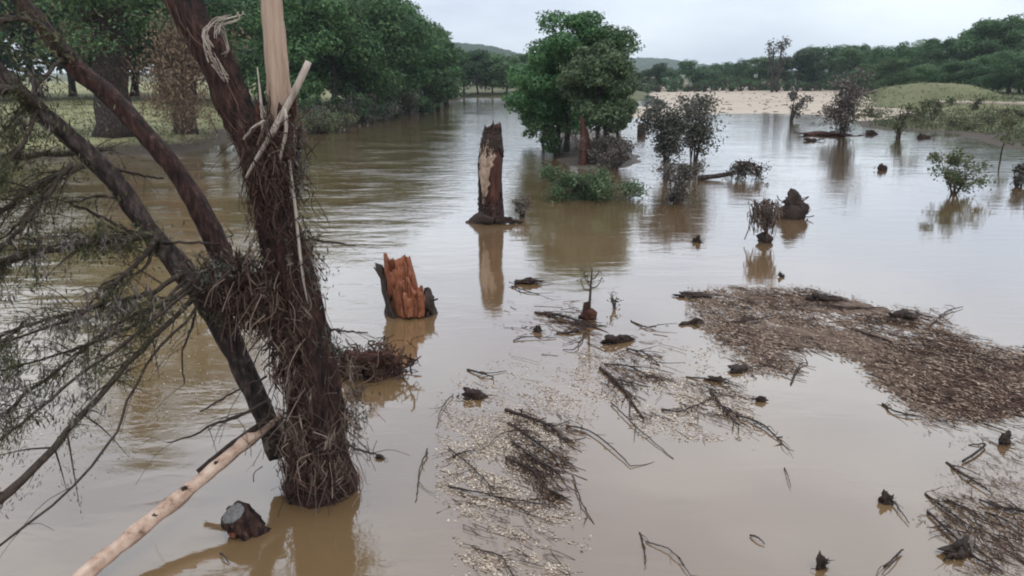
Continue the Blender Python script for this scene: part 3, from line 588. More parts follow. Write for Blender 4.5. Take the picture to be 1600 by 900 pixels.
P3, r3 = wpath([(352, 408, Y0 + 1.1, 30), (345, 393, Y0 + 1.1, 38), (318, 338, Y0 + 1.2, 36), (278, 270, Y0 + 1.3, 32), (230, 212, Y0 + 1.4, 31), (172, 150, Y0 + 1.5, 30), (122, 108, Y0 + 1.5, 31), (68, 45, Y0 + 1.6, 29), (28, -5, Y0 + 1.7, 27), (-20, -70, Y0 + 1.8, 24), (-80, -150, Y0 + 1.9, 24)], 44)
mb = MB(); tube(mb, P3, r3 * .9, 18, 0.10); tag(mb.build('hanging_limb', M['bark'], origin=P3[0]), 'long dark broken limb hanging from the upper left with a blunt lower end', 'limb')

# splinters round the break
rng = np.random.default_rng(71)
for i, (x0, y0, x1, y1, w_) in enumerate([(408, 230, 398, 150, 15), (420, 235, 410, 165, 12), (425, 225, 428, 172, 14), (448, 215, 462, 140, 14), (455, 225, 452, 165, 12), (390, 225, 370, 190, 13), (432, 240, 440, 185, 16), (412, 215, 402, 105, 6), (462, 250, 470, 190, 9), (440, 195, 436, 160, 18)]):
    mb = MB(); a, ra = wpath([(x0, y0 + 20, Y0 + .1 + rng.uniform(-.12, .25), w_), ((x0 + x1) / 2 + rng.normal() * 3, (y0 + y1) / 2, Y0 + .08, w_ * 0.8), (x1, y1, Y0 + .05 + rng.uniform(-.1, .2), 1.5)], 7)
    tube(mb, a, ra, 5, 0.25, rng); part(mb, 'splinter', M['pale_grey'] if i in (7, 1) else M['redbark'])
# shredded bark strips down trunk and limb
def strips(path, rad, n, u0, u1, ln, wid, rng, seedoff=0.02, sides=3, spread=1.06, sag=0.3, front=True):
    mb = MB(); m = len(path)
    for i in range(n):
        u = rng.uniform(u0, u1); k = int(u * (m - 1)); k2 = int(np.clip(k - rng.uniform(0.3, 1) * ln * m, 0, m - 1))
        idx = np.linspace(k, k2, 7).astype(int); a = rng.uniform(0, 2 * math.pi); tw = rng.normal() * 0.5
        pts = []
        for q, ii in enumerate(idx):
            an = a + tw * q / 6; rr = rad[ii] * (spread + rng.uniform(-0.02, 0.06)) + (q / 6) ** 2 * sag * rng.uniform(0, 1) * rad[ii]
            pts.append(path[ii] + np.array([math.cos(an) * rr, math.sin(an) * rr, 0]) + rng.normal(size=3) * 0.012)
        tube(mb, catmull(pts, 9), np.linspace(1, 0.4, 9) * wid * rng.uniform(0.4, 1.3), sides, 0.2, rng, False)
    return mb
part(strips(TP, Tr, 150, 0.12, 1.0, 0.28, 0.008, rng, spread=0.96), 'bark_shreds', M['strand_dark'], kind='stuff')
part(strips(LP[::1], Lr, 90, 0.0, 0.75, 0.4, 0.012, rng, spread=1.0, sag=0.5), 'bark_shreds', M['strand_dark'], kind='stuff')
mb = MB()
for pts in [[(330, 75), (322, 50), (338, 30), (358, 25)], [(328, 90), (318, 60), (330, 45), (350, 50), (356, 80), (350, 92)], [(335, 60), (345, 38), (370, 30), (372, 22)], [(332, 85), (345, 110), (358, 118)], [(326, 95), (320, 75), (318, 55)], [(338, 95), (352, 125)]]:
    for q in range(4):
        o_ = rng.normal(size=2) * 4; a, ra = wpath([(x + o_[0] + rng.normal() * 2, y + o_[1] + rng.normal() * 2, Y0 + .12 + 0.05 * j, rng.uniform(.8, 2.6)) for j, (x, y) in enumerate(pts)], 12); tube(mb, a, ra, 4, 0.35, rng)
part(mb, 'peeled_strips', M['pale_grey'], label='pale peeled bark strips curling off the limb')
mb = MB(); a, ra = wpath([(452, 250, Y0 - .25, 4), (462, 330, Y0 - .3, 5), (470, 410, Y0 - .32, 5), (481, 475, Y0 - .35, 3)], 16); tube(mb, a, ra, 4, 0.2, rng); part(mb, 'hanging_strip', M['pale_grey'])

# branches that reach out to the left, with their twigs and needle sprays
def branch(pts, ntw=10, leaf=0, seed=0, parent=fg, name='branch', mat=None, tl=0.6, droop=0.5, leafmat=None, lsize=0.055, start=0.15):
    rng = np.random.default_rng(900 + seed); a, ra = wpath(pts, 18); a = a + rng.normal(size=a.shape) * np.minimum(ra, 0.02)[:, None] * 0.5
    mb = MB(); tube(mb, a, np.maximum(ra, 0.006), 6, 0.12, rng); lf = MB(); d = np.gradient(a, axis=0); tot = np.linalg.norm(a[-1] - a[0])
    for i in range(int(ntw * 1.5)):
        k = rng.integers(int(start * 17), 18); dd = d[k] / np.linalg.norm(d[k]); v = dd * 0.9 + rng.normal(size=3) * 0.55; v /= np.linalg.norm(v)
        ln = tl * rng.uniform(0.4, 1.3); e = a[k] + v * ln + np.array([0, 0, -droop * ln * rng.uniform(0.1, 0.7)]); tp = catmull([a[k], a[k] + v * ln * 0.5, e], 6)
        tube(mb, tp, np.linspace(max(0.004, ra[k] * 0.35), 0.003, 6), 4, 0.1, rng, False)
        if leaf:
            n = int(leaf * 2.4 * rng.uniform(0.4, 1.6)); u = rng.uniform(0.15, 1, n)[:, None]; c = tp[0] + (tp[-1] - tp[0]) * u + rng.normal(size=(n, 3)) * 0.045; c[:, 2] -= rng.uniform(0, 0.09, n)
            leaves(lf, c, lsize, 5.0, rng, 0.0, v * .6 + np.array([0, 0, -0.8]), 0.45)
    o = part(mb, name, mat or M['twig'], parent)
    if lf.n: lf.build('foliage', leafmat or M['leaf_olive'], o, smooth=False, kind='stuff')
    return o
BR = [
 ([(238, 366, 11.3, 16), (180, 374, 10.9, 15), (100, 386, 10.5, 13), (20, 404, 10.2, 12), (-80, 425, 10, 9)], 26, 60),
 ([(132, 258, 11.0, 10), (70, 285, 10.7, 9), (0, 330, 10.4, 8), (-60, 360, 10.2, 6)], 16, 26),
 ([(182, 264, 11.3, 6), (215, 272, 11.7, 5), (255, 279, 12.0, 3)], 3, 0),
 ([(-40, 252, 10.5, 7), (40, 245, 10.8, 8), (110, 240, 11.1, 8), (175, 233, 11.6, 5)], 10, 16),
 ([(120, 110, 12.3, 10), (60, 36, 11.9, 9), (-30, 30, 11.5, 8)], 8, 30),
 ([(70, 175, 11.1, 18), (20, 140, 10.7, 16), (-40, 150, 10.4, 13)], 12, 40),
 ([(245, 372, 11.2, 10), (215, 412, 10.8, 8), (180, 440, 10.5, 8), (150, 478, 10.1, 7), (90, 505, 9.6, 5), (0, 535, 9.1, 4)], 22, 30),
 ([(285, 428, 11.2, 10), (240, 455, 10.8, 8), (190, 468, 10.4, 7), (120, 488, 10.0, 6), (40, 510, 9.6, 5), (-40, 540, 9.2, 4)], 24, 34),
 ([(300, 440, 11.1, 8), (250, 478, 10.5, 7), (190, 500, 10.1, 6), (110, 560, 9.5, 6), (30, 625, 9.0, 5), (-50, 690, 8.6, 4)], 26, 34),
 ([(305, 448, 11.0, 8), (262, 480, 10.4, 6), (200, 532, 9.8, 6), (120, 590, 9.2, 5), (40, 655, 8.7, 5), (-40, 720, 8.3, 4)], 26, 34),
 ([(308, 462, 11.0, 9), (260, 510, 10.4, 8), (205, 560, 9.8, 9), (140, 635, 9.2, 10), (75, 705, 8.7, 12), (10, 772, 8.2, 16), (-40, 810, 8.0, 15)], 22, 14),
 ([(312, 478, 11.0, 5), (290, 500, 10.6, 5), (235, 560, 10.0, 4), (195, 640, 9.3, 4), (178, 682, 9.0, 4), (110, 765, 8.4, 4), (0, 852, 7.9, 4)], 3, 0),
 ([(308, 470, 11.0, 5), (300, 510, 10.7, 4), (285, 550, 10.5, 3), (288, 600, 10.4, 2)], 4, 3),
 ([(295, 435, 11.1, 6), (225, 495, 10.2, 5), (160, 530, 9.8, 5), (70, 560, 9.4, 4), (-40, 590, 9.0, 3)], 20, 40),
 ([(240, 375, 11.2, 7), (225, 420, 10.9, 5), (160, 445, 10.5, 4), (152, 470, 10.4, 3)], 4, 4),
 ([(205, 320, 11.3, 5), (160, 305, 11.0, 4), (110, 315, 10.7, 3), (40, 300, 10.5, 2)], 10, 16),
 ([(110, 318, 10.8, 5), (150, 335, 11.0, 5), (195, 358, 11.2, 5), (225, 372, 11.3, 4)], 3, 0),
 ([(110, 255, 10.9, 9), (70, 310, 10.5, 8), (20, 370, 10.1, 7), (-40, 440, 9.8, 6)], 18, 14),
 ([(100, 262, 10.9, 6), (40, 340, 10.3, 5), (-20, 390, 10.0, 4)], 14, 12),
 ([(40, 500, 9.7, 6), (-10, 560, 9.2, 5), (-40, 640, 8.8, 4)], 14, 30),
 ([(60, 170, 11.0, 8), (30, 230, 10.6, 7), (-20, 290, 10.2, 5)], 16, 50),
 ([(100, 90, 12.2, 7), (60, 130, 11.6, 6), (10, 200, 11.2, 4), (-30, 240, 11.0, 3)], 14, 46),
 ([(418, 588, Y0 + .3, 4), (380, 605, 10.8, 4), (312, 643, 10.4, 3)], 3, 0),
 ([(424, 626, Y0 + .3, 6), (385, 645, 10.7, 6), (345, 660, 10.5, 5), (290, 685, 10.2, 3), (262, 692, 10.1, 2)], 7, 0),
 ([(240, 378, 11.2, 5), (320, 380, 11.6, 4), (345, 386, 11.9, 3)], 2, 0),
 ([(470, 372, Y0 + .1, 5), (500, 376, Y0 - .1, 4), (555, 384, Y0 - .3, 2)], 3, 0),
 ([(515, 515, Y0 - .1, 4), (545, 518, Y0 - .4, 3), (575, 520, Y0 - .5, 2)], 3, 0),
 ([(535, 690, Y0 - .45, 5), (560, 702, Y0 - .55, 4), (598, 712, Y0 - .65, 3)], 3, 0),
 ([(400, 210, Y0 + .1, 7), (395, 240, Y0 - .1, 6), (385, 270, Y0 - .2, 4)], 2, 0),
]
for i, (pts, ntw, lf) in enumerate(BR): branch(pts, ntw, lf, i)
# needle tufts clinging to the trunk
mb = MB(); mg = MB()
for (x, y, n, sx, sy) in [(470, 395, 300, 16, 30), (492, 430, 200, 14, 26), (345, 425, 500, 30, 16), (466, 262, 420, 9, 34), (352, 420, 300, 26, 14), (560, 650, 160, 12, 26), (520, 540, 140, 12, 14), (150, 372, 700, 50, 14), (205, 385, 300, 24, 16), (40, 230, 700, 50, 40), (60, 60, 500, 60, 50), (20, 300, 300, 30, 30)]:
    c = np.array([W(x + sx * rng.normal(), y + sy * rng.normal(), (Y0 if x > 300 else 11.0) + rng.normal() * .25) for _ in range(n)])
    leaves(mg if x > 300 else mb, c, 0.085, 4.2, rng, 0, [0.1, 0, -1], 0.7)
gb, gd = MB(), MB()      # dead grass wrack hanging on the trunk in drooping hanks
for (x, y, n, sx, sy, Yc) in [(395, 430, 420, 34, 22, Y0 - .15), (360, 425, 300, 28, 14, Y0 + .2), (402, 478, 380, 20, 16, Y0 - .2), (456, 570, 320, 10, 40, Y0 - .4), (464, 660, 260, 12, 40, Y0 - .5), (490, 720, 260, 34, 16, Y0 - .6), (546, 650, 160, 8, 40, Y0 - .3), (480, 430, 100, 8, 50, Y0 - .05), (425, 270, 240, 20, 40, Y0 - .15)]:
    for q in range(n // 20):
        c0 = W(x + sx * rng.normal(), y + sy * rng.normal(), Yc + rng.normal() * .1); dr = np.array([rng.normal() * .5, rng.normal() * .3, -1.0])
        leaves(gb if rng.random() < .5 else gd, c0 + rng.normal(size=(20, 3)) * [.035, .035, .08], rng.uniform(.14, .34), 11, rng, 0, dr, .22)
gb.v = [np.maximum(v, [-1e9, -1e9, .004]) for v in gb.v]; gd.v = [np.maximum(v, [-1e9, -1e9, .004]) for v in gd.v]
tag(gb.build('grass_wrack', M['strand'], smooth=False, origin=W(430, 500, Y0)), 'drooping hanks of pale dead grass caught on the broken tree trunk', 'flood debris', kind='stuff')
tag(gd.build('grass_wrack', M['strand_dark'], smooth=False, origin=W(430, 500, Y0)), 'drooping hanks of dark muddy grass caught on the broken tree trunk', 'flood debris', kind='stuff')
mh_ = MB()
for (x, y, n, sx, sy) in [(60, 560, 260, 50, 40), (120, 505, 260, 40, 16), (200, 475, 200, 40, 16), (40, 440, 200, 40, 30), (30, 640, 240, 40, 40), (110, 610, 160, 30, 30), (100, 385, 200, 40, 10), (40, 180, 300, 40, 40)]:
    for q in range(n // 10):
        c0 = W(x + sx * rng.normal(), y + sy * rng.normal(), np.interp(y, [180, 640], [11.0, 8.8]) + rng.normal() * .2); leaves(mh_, c0 + rng.normal(size=(10, 3)) * [.04, .04, .07], .12, 6, rng, 0, [.15 * rng.normal(), 0, -1], .3)
part(mh_, 'dead_needle_clumps', M['leaf_silt'], smooth=False, kind='stuff')
part(mb, 'needle_tufts', M['leaf_olive'], smooth=False, kind='stuff'); part(mg, 'dead_grass_tufts', M['leaf_mud'], smooth=False, kind='stuff')

# flood debris caught round the trunk: a thing that hangs on the tree
def draped(n, spots, rng, wid, ln):
    mb = MB()
    for i in range(n):
        x, y, sx, sy, Yc = spots[rng.integers(len(spots))]
        a = W(x + sx * rng.normal(), y + sy * rng.normal(), Yc + rng.normal() * 0.16); v = np.array([rng.normal() * 0.35, rng.normal() * 0.25, -rng.uniform(0.2, 1.0)]) * ln * rng.uniform(0.3, 1.4)
        b = a + v; m_ = (a + b) / 2 + rng.normal(size=3) * 0.10 * ln
        if b[2] < 0.0: b[2] = 0.0
        tube(mb, catmull([a, m_, b], 7), wid * rng.uniform(0.35, 1.4), 3, 0.1, rng, False)
    return mb
spots = [(395, 430, 34, 26, Y0 - .2), (360, 430, 30, 16, Y0 + .2), (405, 478, 24, 16, Y0 - .25), (456, 560, 12, 40, Y0 - .4), (410, 450, 40, 30, Y0 - .1), (450, 660, 24, 40, Y0 - .5), (480, 700, 40, 24, Y0 - .6), (500, 725, 30, 14, Y0 - .62), (545, 640, 14, 40, Y0 - .3)]
o = tag(draped(600, spots, rng, 0.006, 0.55).build('flood_debris', M['strand'], origin=W(400, 470, Y0)), 'grey mat of dead grass and twigs draped on the broken tree trunk', 'flood debris', kind='stuff')
spots = [(385, 440, 26, 22, Y0 + .1), (400, 468, 20, 14, Y0 - .05), (355, 425, 22, 10, Y0 + .35), (440, 510, 8, 24, Y0 - .15)]
tag(draped(1700, spots, rng, 0.008, 0.42).build('flood_debris', M['strand_dark'], origin=W(390, 460, Y0)), 'dense dark wad of twigs jammed between the leaning stem and the trunk', 'flood debris', kind='stuff')
spots = [(420, 300, 18, 60, Y0 - .2), (400, 230, 20, 24, Y0 - .1), (470, 400, 14, 60, Y0 - .2)]
o = tag(draped(260, spots, rng, 0.006, 0.5).build('flood_debris', M['strand_dark'], origin=W(410, 270, Y0)), 'dark stringy debris hanging below the splintered fork of the broken tree', 'flood debris', kind='stuff')
mb = MB(); rng = np.random.default_rng(72)
for i in range(420):
    a = W(rng.normal(425, 22), rng.uniform(185, 300), Y0 + rng.normal() * .2 - .05); v = np.array([rng.normal() * .16, rng.normal() * .14 - .05, rng.choice([-1, 1], p=[.72, .28]) * rng.uniform(.15, .55)]); b = a + v
    tube(mb, catmull([a, (a + b) / 2 + rng.normal(size=3) * .05, b], 6), np.linspace(1, .35, 6) * rng.uniform(.003, .012), 3, .1, rng, False)
o = part(mb, 'torn_fibres', M['strand_dark'], kind='stuff'); mb = MB()
for i in range(160):
    a = W(rng.normal(430, 24), rng.uniform(180, 330), Y0 + rng.normal() * .2 - .12); v = np.array([rng.normal() * .14, rng.normal() * .1 - .05, rng.choice([-1, 1], p=[.7, .3]) * rng.uniform(.1, .5)]); b = a + v
    tube(mb, catmull([a, (a + b) / 2 + rng.normal(size=3) * .05, b], 6), np.linspace(1, .35, 6) * rng.uniform(.002, .007), 3, .1, rng, False)
part(mb, 'torn_fibres', M['strand'], kind='stuff')
mb = MB()
for i in range(45):      # loops and roots round the foot of the trunk
    a0 = rng.uniform(-0.5, 2 * math.pi); rr = rng.uniform(0.50, 0.62); z = abs(rng.normal()) * 0.32 + 0.02; an = a0 + np.linspace(0, rng.uniform(0.5, 1.6), 8)
    pts = np.column_stack([base[0] + np.cos(an) * rr, base[1] + np.sin(an) * rr, z + np.cumsum(rng.normal(size=8)) * 0.06]); pts[:, 2] = np.maximum(pts[:, 2], 0.0)
    pts[:, 0] -= pts[:, 2] * 0.08; tube(mb, catmull(pts, 12), rng.uniform(0.003, 0.009), 4, 0.1, rng, False)
tag(mb.build('root_tangle', M['strand_dark'], origin=base), 'tangle of dark roots and twigs ringing the foot of the broken tree', 'roots', kind='stuff')

def stick(name, pts, label, mat, cat='stick', n=14, k=8, rough=0.08, group=None):
    a, ra = wpath(pts, n); mb = MB(); tube(mb, a, ra, k, rough, np.random.default_rng(len(label))); return tag(mb.build(name, mat, origin=a[0]), label, cat, group)
stick('splintered_branch', [(482, 96, Y0 - .05, 11), (462, 140, Y0 - .12, 12), (430, 200, Y0 - .2, 11), (400, 250, Y0 - .28, 7), (384, 278, Y0 - .3, 4)], 'pale split branch lodged slantwise in the fork of the broken tree', M['pale_grey'])
stick('splintered_branch', [(446, 170, Y0 - .2, 5), (447, 205, Y0 - .25, 6), (437, 250, Y0 - .3, 4)], 'short thin pale splinter hanging below the slanting split branch', M['pale_grey'])
stick('splintered_branch', [(414, 188, Y0 - .2, 4), (396, 200, Y0 - .25, 5), (380, 218, Y0 - .28, 3)], 'small crooked pale twig left of the slanting split branch', M['pale_grey'])
# peeled log leaning from the trunk into the water
la = G(436, 650, 0.95); lb = G(92, 930, 0.10)
mb = MB(); P_ = catmull([la, la * 0.78 + lb * 0.22 + [0.03, 0, .03], la * 0.52 + lb * 0.48 + [-.03, 0, -.03], la * 0.25 + lb * 0.75 + [.03, 0, .03], lb], 30); tube(mb, P_, np.linspace(0.082, 0.100, 30) * (1 + 0.06 * np.sin(np.arange(30) * 1.3) + 0.05 * np.sin(np.arange(30) * .45)), 16, 0.10)
pl = thing('peeled_log', la, 'long pale peeled log leaning on the broken tree trunk', 'log'); o = mb.build('stem', M['log'], pl); o.location = -la
rng = np.random.default_rng(5)
for u in (0.12, 0.33, 0.48, 0.63, 0.81):
    c = la + (lb - la) * u + np.array([rng.uniform(-.04, .05), -0.05, 0.062]); mb = MB(); lump(mb, c, 0.04, 0.025, 0.025, rng, 0.3, 8, 6, 0.7); o = mb.build('knot', M['bark_grey'], pl); o.location = -la
stick('dark_log', [(428, 648, Y0 + .1, 10), (370, 690, 10.75, 12), (310, 738, 10.5, 10)], 'thin dark pole half sunk behind the pale peeled log', M['wet'])

# cut stump, bottom left
cs = G(383, 832); t = thing('cut_stump', cs, 'short dark stump with grey sawn top in the water beside the peeled log', 'stump')
ax = np.array([-0.28, -0.30, 0.72]); ax /= np.linalg.norm(ax); mb = MB(); rng = np.random.default_rng(8)
t.scale = (.76, .76, .76); pth = np.linspace(-0.25, 0.52, 9)[:, None] * ax + np.array([0.06, 0.05, 0]); tube(mb, pth, np.interp(np.arange(9), [0, 4, 8], [0.30, 0.27, 0.245]), 28, 0.13, rng); mb.build('bark', M['bark'], t)
mb = MB(); top = pth[-1] + ax * 0.006; tube(mb, [top, top + ax * 0.014], [0.215, 0.20], 20, 0.05, rng); mb.build('sawn_face', M['saw'], t)
mb = MB(); lump(mb, pth[4] + np.array([-0.14, -0.21, -0.02]), 0.07, 0.05, 0.06, rng, 0.3); mb.build('torn_knot', M['redwood'], t)

# root ball right of the trunk
rb = G(578, 585); t = thing('root_ball', rb, 'reddish brown root clump in the water right of the broken tree', 'roots'); rng = np.random.default_rng(12); mb = MB(); core = MB()
lump(core, (0, 0.1, 0.12), 0.46, 0.32, 0.26, rng, 0.6, 36, 20); lump(core, (-0.4, 0.15, 0.22), 0.25, 0.22, 0.22, rng, 0.5)
core.build('core', M['redbark'], t)
for i in range(240):
    a = np.array([rng.normal() * 0.4, rng.normal() * 0.22 - 0.02, abs(rng.normal()) * 0.2]); pts = a + np.cumsum(rng.normal(size=(5, 3)) * 0.12, 0); pts[:, 2] = np.clip(pts[:, 2], -0.02, 0.62)
    tube(mb, catmull(pts, 10), rng.uniform(0.006, 0.02), 4, 0.1, rng, False)
mb.build('rootlets', M['strand_dark'], t, kind='stuff')

# ------------------------------------------------------------------ torn red stump
rs = G(642, 491); s = mpp(rs); t = thing('torn_stump', rs, 'jagged red stump with torn heartwood in mid river', 'stump'); rng = np.random.default_rng(21)
k = 36; nr = 10; ang = np.arange(k) * 2 * math.pi / k     # bark shell: low in front, tall at the back left
topz = 0.42 + 0.07 * rng.normal(size=k) + 0.75 * np.clip(np.cos(ang - 2.9), 0, 1) ** 2 + 0.16 * np.clip(np.cos(ang + 0.2), 0, 1) - 0.62 * np.clip(np.cos(ang + 1.50), 0, 1) ** .6
v = []
for j in range(nr):
    u = j / (nr - 1); rr = 0.58 * (1 + 0.22 * (1 - u) ** 2) * (1 + 0.07 * np.sin(ang * 5) + 0.04 * rng.normal(size=k)); z = -0.3 + u * (topz + 0.3)
    v.append(np.column_stack([np.cos(ang) * rr - 0.18 * np.maximum(z, 0) ** 1.5, np.sin(ang) * rr * 0.85, z]))
for j in range(4):
    u = 1 - j / 3; rr = 0.49 * np.ones(k); z = -0.1 + u * (topz * 0.97 + 0.1); v.append(np.column_stack([np.cos(ang) * rr - 0.18 * np.maximum(z, 0) ** 1.5, np.sin(ang) * rr * 0.85, z]))
nr += 4; v = np.concatenate(v); i = np.arange(nr - 1)[:, None] * k; j = np.arange(k)[None]; j2 = (j + 1) % k
MB().add(v, None, np.stack([i + j, i + j2, i + k + j2, i + k + j], -1).reshape(-1, 4)).build('bark', M['wet'], t)
yb = rs[1]
def wl(px, py, dy): return W(px, py, yb + dy) - rs
def torn_slab(bl, br, tl, tr, dy, thick, ncol, seed, jag=6, lab=None):     # a plate of split wood, pixel corners at depth dy, saw-toothed top
    rg = np.random.default_rng(seed); mb = MB(); nrow = 7; grid = []
    tj = np.convolve(rg.normal(size=ncol + 2), [.25, .5, .25], 'valid') * jag
    gy = rg.normal(size=ncol) * .035
    for side in (0, 1):
        for q in range(nrow):
            u = q / (nrow - 1); row = []
            for c in range(ncol):
                k = c / (ncol - 1); x = (bl[0] + (br[0] - bl[0]) * k) * (1 - u) + (tl[0] + (tr[0] - tl[0]) * k) * u; y = (bl[1] + (br[1] - bl[1]) * k) * (1 - u) + (tl[1] + (tr[1] - tl[1]) * k + tj[c]) * u
                p = wl(x + rg.normal() * .5, y, dy + thick * side); p[1] += (gy[c] * (1 if side else 1) - .10 * math.sin(k * math.pi) * (1 - side)) + (.03 * rg.normal() if side == 0 else 0); row.append(p)
            grid.append(row)
    v = np.array(grid).reshape(-1, 3); I = lambda sd, q, c: (sd * nrow + q) * ncol + c; f = []
    for q in range(nrow - 1):
        for c in range(ncol - 1): f += [[I(0, q, c), I(0, q, c + 1), I(0, q + 1, c + 1), I(0, q + 1, c)], [I(1, q, c + 1), I(1, q, c), I(1, q + 1, c), I(1, q + 1, c + 1)]]
        f += [[I(1, q, 0), I(0, q, 0), I(0, q + 1, 0), I(1, q + 1, 0)], [I(0, q, ncol - 1), I(1, q, ncol - 1), I(1, q + 1, ncol - 1), I(0, q + 1, ncol - 1)]]
    for c in range(ncol - 1): f.append([I(0, nrow - 1, c), I(0, nrow - 1, c + 1), I(1, nrow - 1, c + 1), I(1, nrow - 1, c)])
    o = mb.add(v, None, f).build('heartwood_slab', M['redwood'], t, smooth=False)
    if lab: o['label'] = lab
torn_slab((614, 494), (664, 494), (601, 404), (640, 400), .12, .16, 16, 1, 7)
torn_slab((612, 494), (650, 494), (600, 420), (634, 414), -.08, .12, 12, 2, 8)
torn_slab((634, 494), (668, 494), (632, 412), (660, 450), -.10, .14, 12, 3, 7)
torn_slab((622, 494), (652, 494), (612, 448), (640, 436), -.30, .12, 9, 4, 8)
torn_slab((640, 494), (664, 494), (640, 444), (664, 462), -.30, .12, 8, 5, 6)
torn_slab((630, 494), (646, 494), (628, 462), (645, 458), -.44, .10, 6, 6, 6, 'pale orange split wood at the front of the stump')
torn_slab((606, 494), (618, 494), (599, 396), (605, 398), .04, .06, 4, 7, 3)
mb = MB(); P_ = catmull([wl(617, 466, .05), wl(604, 442, .02), wl(584, 417, -.05)], 7); tube(mb, P_, s * np.array([9, 8.5, 7, 5.5, 4, 2.5, .8]), 6, 0.15, rng); mb.build('bark_shard', M['wet'], t)
mb = MB(); lump(mb, wl(668, 476, -.1), 0.17, 0.24, 0.34, rng, 0.35); tube(mb, catmull([wl(676, 470, -.2), wl(684, 467, -.25)], 4), 0.025, 5, 0, rng); mb.build('bark_chunk', M['wet'], t)

# ------------------------------------------------------------------ tall standing stump
ts = G(768, 346); s = mpp(ts); t = thing('standing_stump', ts, 'tall dark snapped trunk standing alone in mid river', 'stump'); rng = np.random.default_rng(31)
k = 32; nr = 34; ang = np.arange(k) * 2 * math.pi / k; Hs = W(768, 192, ts[1])[2]; v = []
noise_a = 0.05 * np.sin(ang * 4 + 1) + 0.035 * np.sin(ang * 7) + 0.03 * rng.normal(size=k)
tops = Hs * (1 - 0.03 * np.abs(rng.normal(size=k)) - 0.05 * np.clip(-np.cos(ang), 0, 1))
def ts_rad(u): return 18.3 * s * np.interp(u, [0, .08, .35, .62, .8, .9, 1], [1.10, 1.0, .95, .96, .86, .72, .60])
def ts_cx(u): return s * np.interp(u, [0, .5, .8, 1], [0, -1.0, 1.0, 3.0])
for j in range(nr):
    u = j / (nr - 1); z = -0.5 + u * (tops + 0.5); uu = z / Hs; rr = ts_rad(uu) * (1 + noise_a * (0.6 + 0.5 * np.sin(u * 9 + ang)) + 0.02 * rng.normal(size=k))
    v.append(np.column_stack([np.cos(ang) * rr + ts_cx(uu), np.sin(ang) * rr, z]))
v.append(np.array([[ts_cx(1.0), 0, Hs * 0.97]])); v = np.concatenate(v); i = np.arange(nr - 1)[:, None] * k; j = np.arange(k)[None]; j2 = (j + 1) % k
jj = np.arange(k); f3 = np.stack([(nr - 1) * k + jj, (nr - 1) * k + (jj + 1) % k, np.full(k, nr * k)], -1)
MB().add(v, f3, np.stack([i + j, i + j2, i + k + j2, i + k + j], -1).reshape(-1, 4)).build('trunk', M['redbark'], t)
def ts_patch(name, mat, zlo, zhi, alo, ahi, proud, seed, label=None):   # plate of wood or bark wrapped on the trunk; alo/ahi functions of u
    rg = np.random.default_rng(seed); mb = MB(); n, m = 26, 16; rows = []; jag_ = rg.normal(size=(2, m)) * .16 + np.sin(np.arange(m) * 1.1 + seed) * .12
    for layer in (0, 1):
        for q in range(n):
            u = q / (n - 1); a = alo(u) + (ahi(u) - alo(u)) * np.linspace(0, 1, m) + 0.06 * rg.normal() * (layer == 1)
            z = (zlo + (zhi - zlo) * u) * Hs + jag_[int(q > n // 2)] * (abs(u - .5) * 2) ** 3; uu = z / Hs
            rr = ts_rad(uu) * (1.05 + (proud if layer else -0.12)) + (0.02 * rg.normal(size=m) if layer else 0); rows.append(np.column_stack([np.cos(a) * rr + ts_cx(uu), np.sin(a) * rr, z]))
    v = np.concatenate(rows); idx = lambda l, q, c: l * n * m + q * m + c; f = []
    for q in range(n - 1):
        for c in range(m - 1): f.append([idx(1, q, c), idx(1, q, c + 1), idx(1, q + 1, c + 1), idx(1, q + 1, c)])
        for c in (0, m - 1): f.append([idx(0, q, c), idx(1, q, c), idx(1, q + 1, c), idx(0, q + 1, c)])
    for q in (0, n - 1):
        for c in range(m - 1): f.append([idx(0, q, c), idx(0, q, c + 1), idx(1, q, c + 1), idx(1, q, c)])
    o = mb.add(v, None, f).build(name, mat, t)
    if label: o['label'] = label
D = math.pi
ts_patch('exposed_wood', M['pale'], 0.28, 0.76, lambda u: np.interp(u, [0, .4, 1], [1.28, 1.16, 1.10]) * D + .03 * math.sin(u * 23), lambda u: np.interp(u, [0, .25, .55, .8, 1], [1.36, 1.46, 1.50, 1.62, 1.58]) * D + .05 * math.sin(u * 31), 0.035, 3, 'pale stripped wood on the left face')
ts_patch('bark_collar', M['wet'], 0.70, 0.97, lambda u: 0.9 * D, lambda u: 2.05 * D, 0.03, 4, 'dark charred looking bark round the top')
ts_patch('bark_slab', M['wet'], 0.02, 0.62, lambda u: 0.80 * D, lambda u: np.interp(u, [0, 1], [1.22, 1.13]) * D, 0.03, 5)
ts_patch('bark_slab', M['bark'], 0.0, 0.26, lambda u: 1.2 * D, lambda u: 1.95 * D, 0.02, 6)
stick('drift_log', [(728, 349, ts[1] - .2, 3), (740, 346, ts[1] - .25, 9), (758, 343, ts[1] - .62, 12), (772, 345, ts[1] - .66, 6)], 'dark pointed log end jammed left of the tall standing stump at the waterline', M['wet'], 'log', rough=.4)
stick('drift_log', [(774, 346, ts[1] - .66, 6), (790, 343, ts[1] - .55, 11), (803, 345, ts[1] - .5, 9), (818, 347, ts[1] - .5, 3)], 'short dark log jammed right of the tall standing stump at the waterline', M['wet'], 'log', rough=.45)

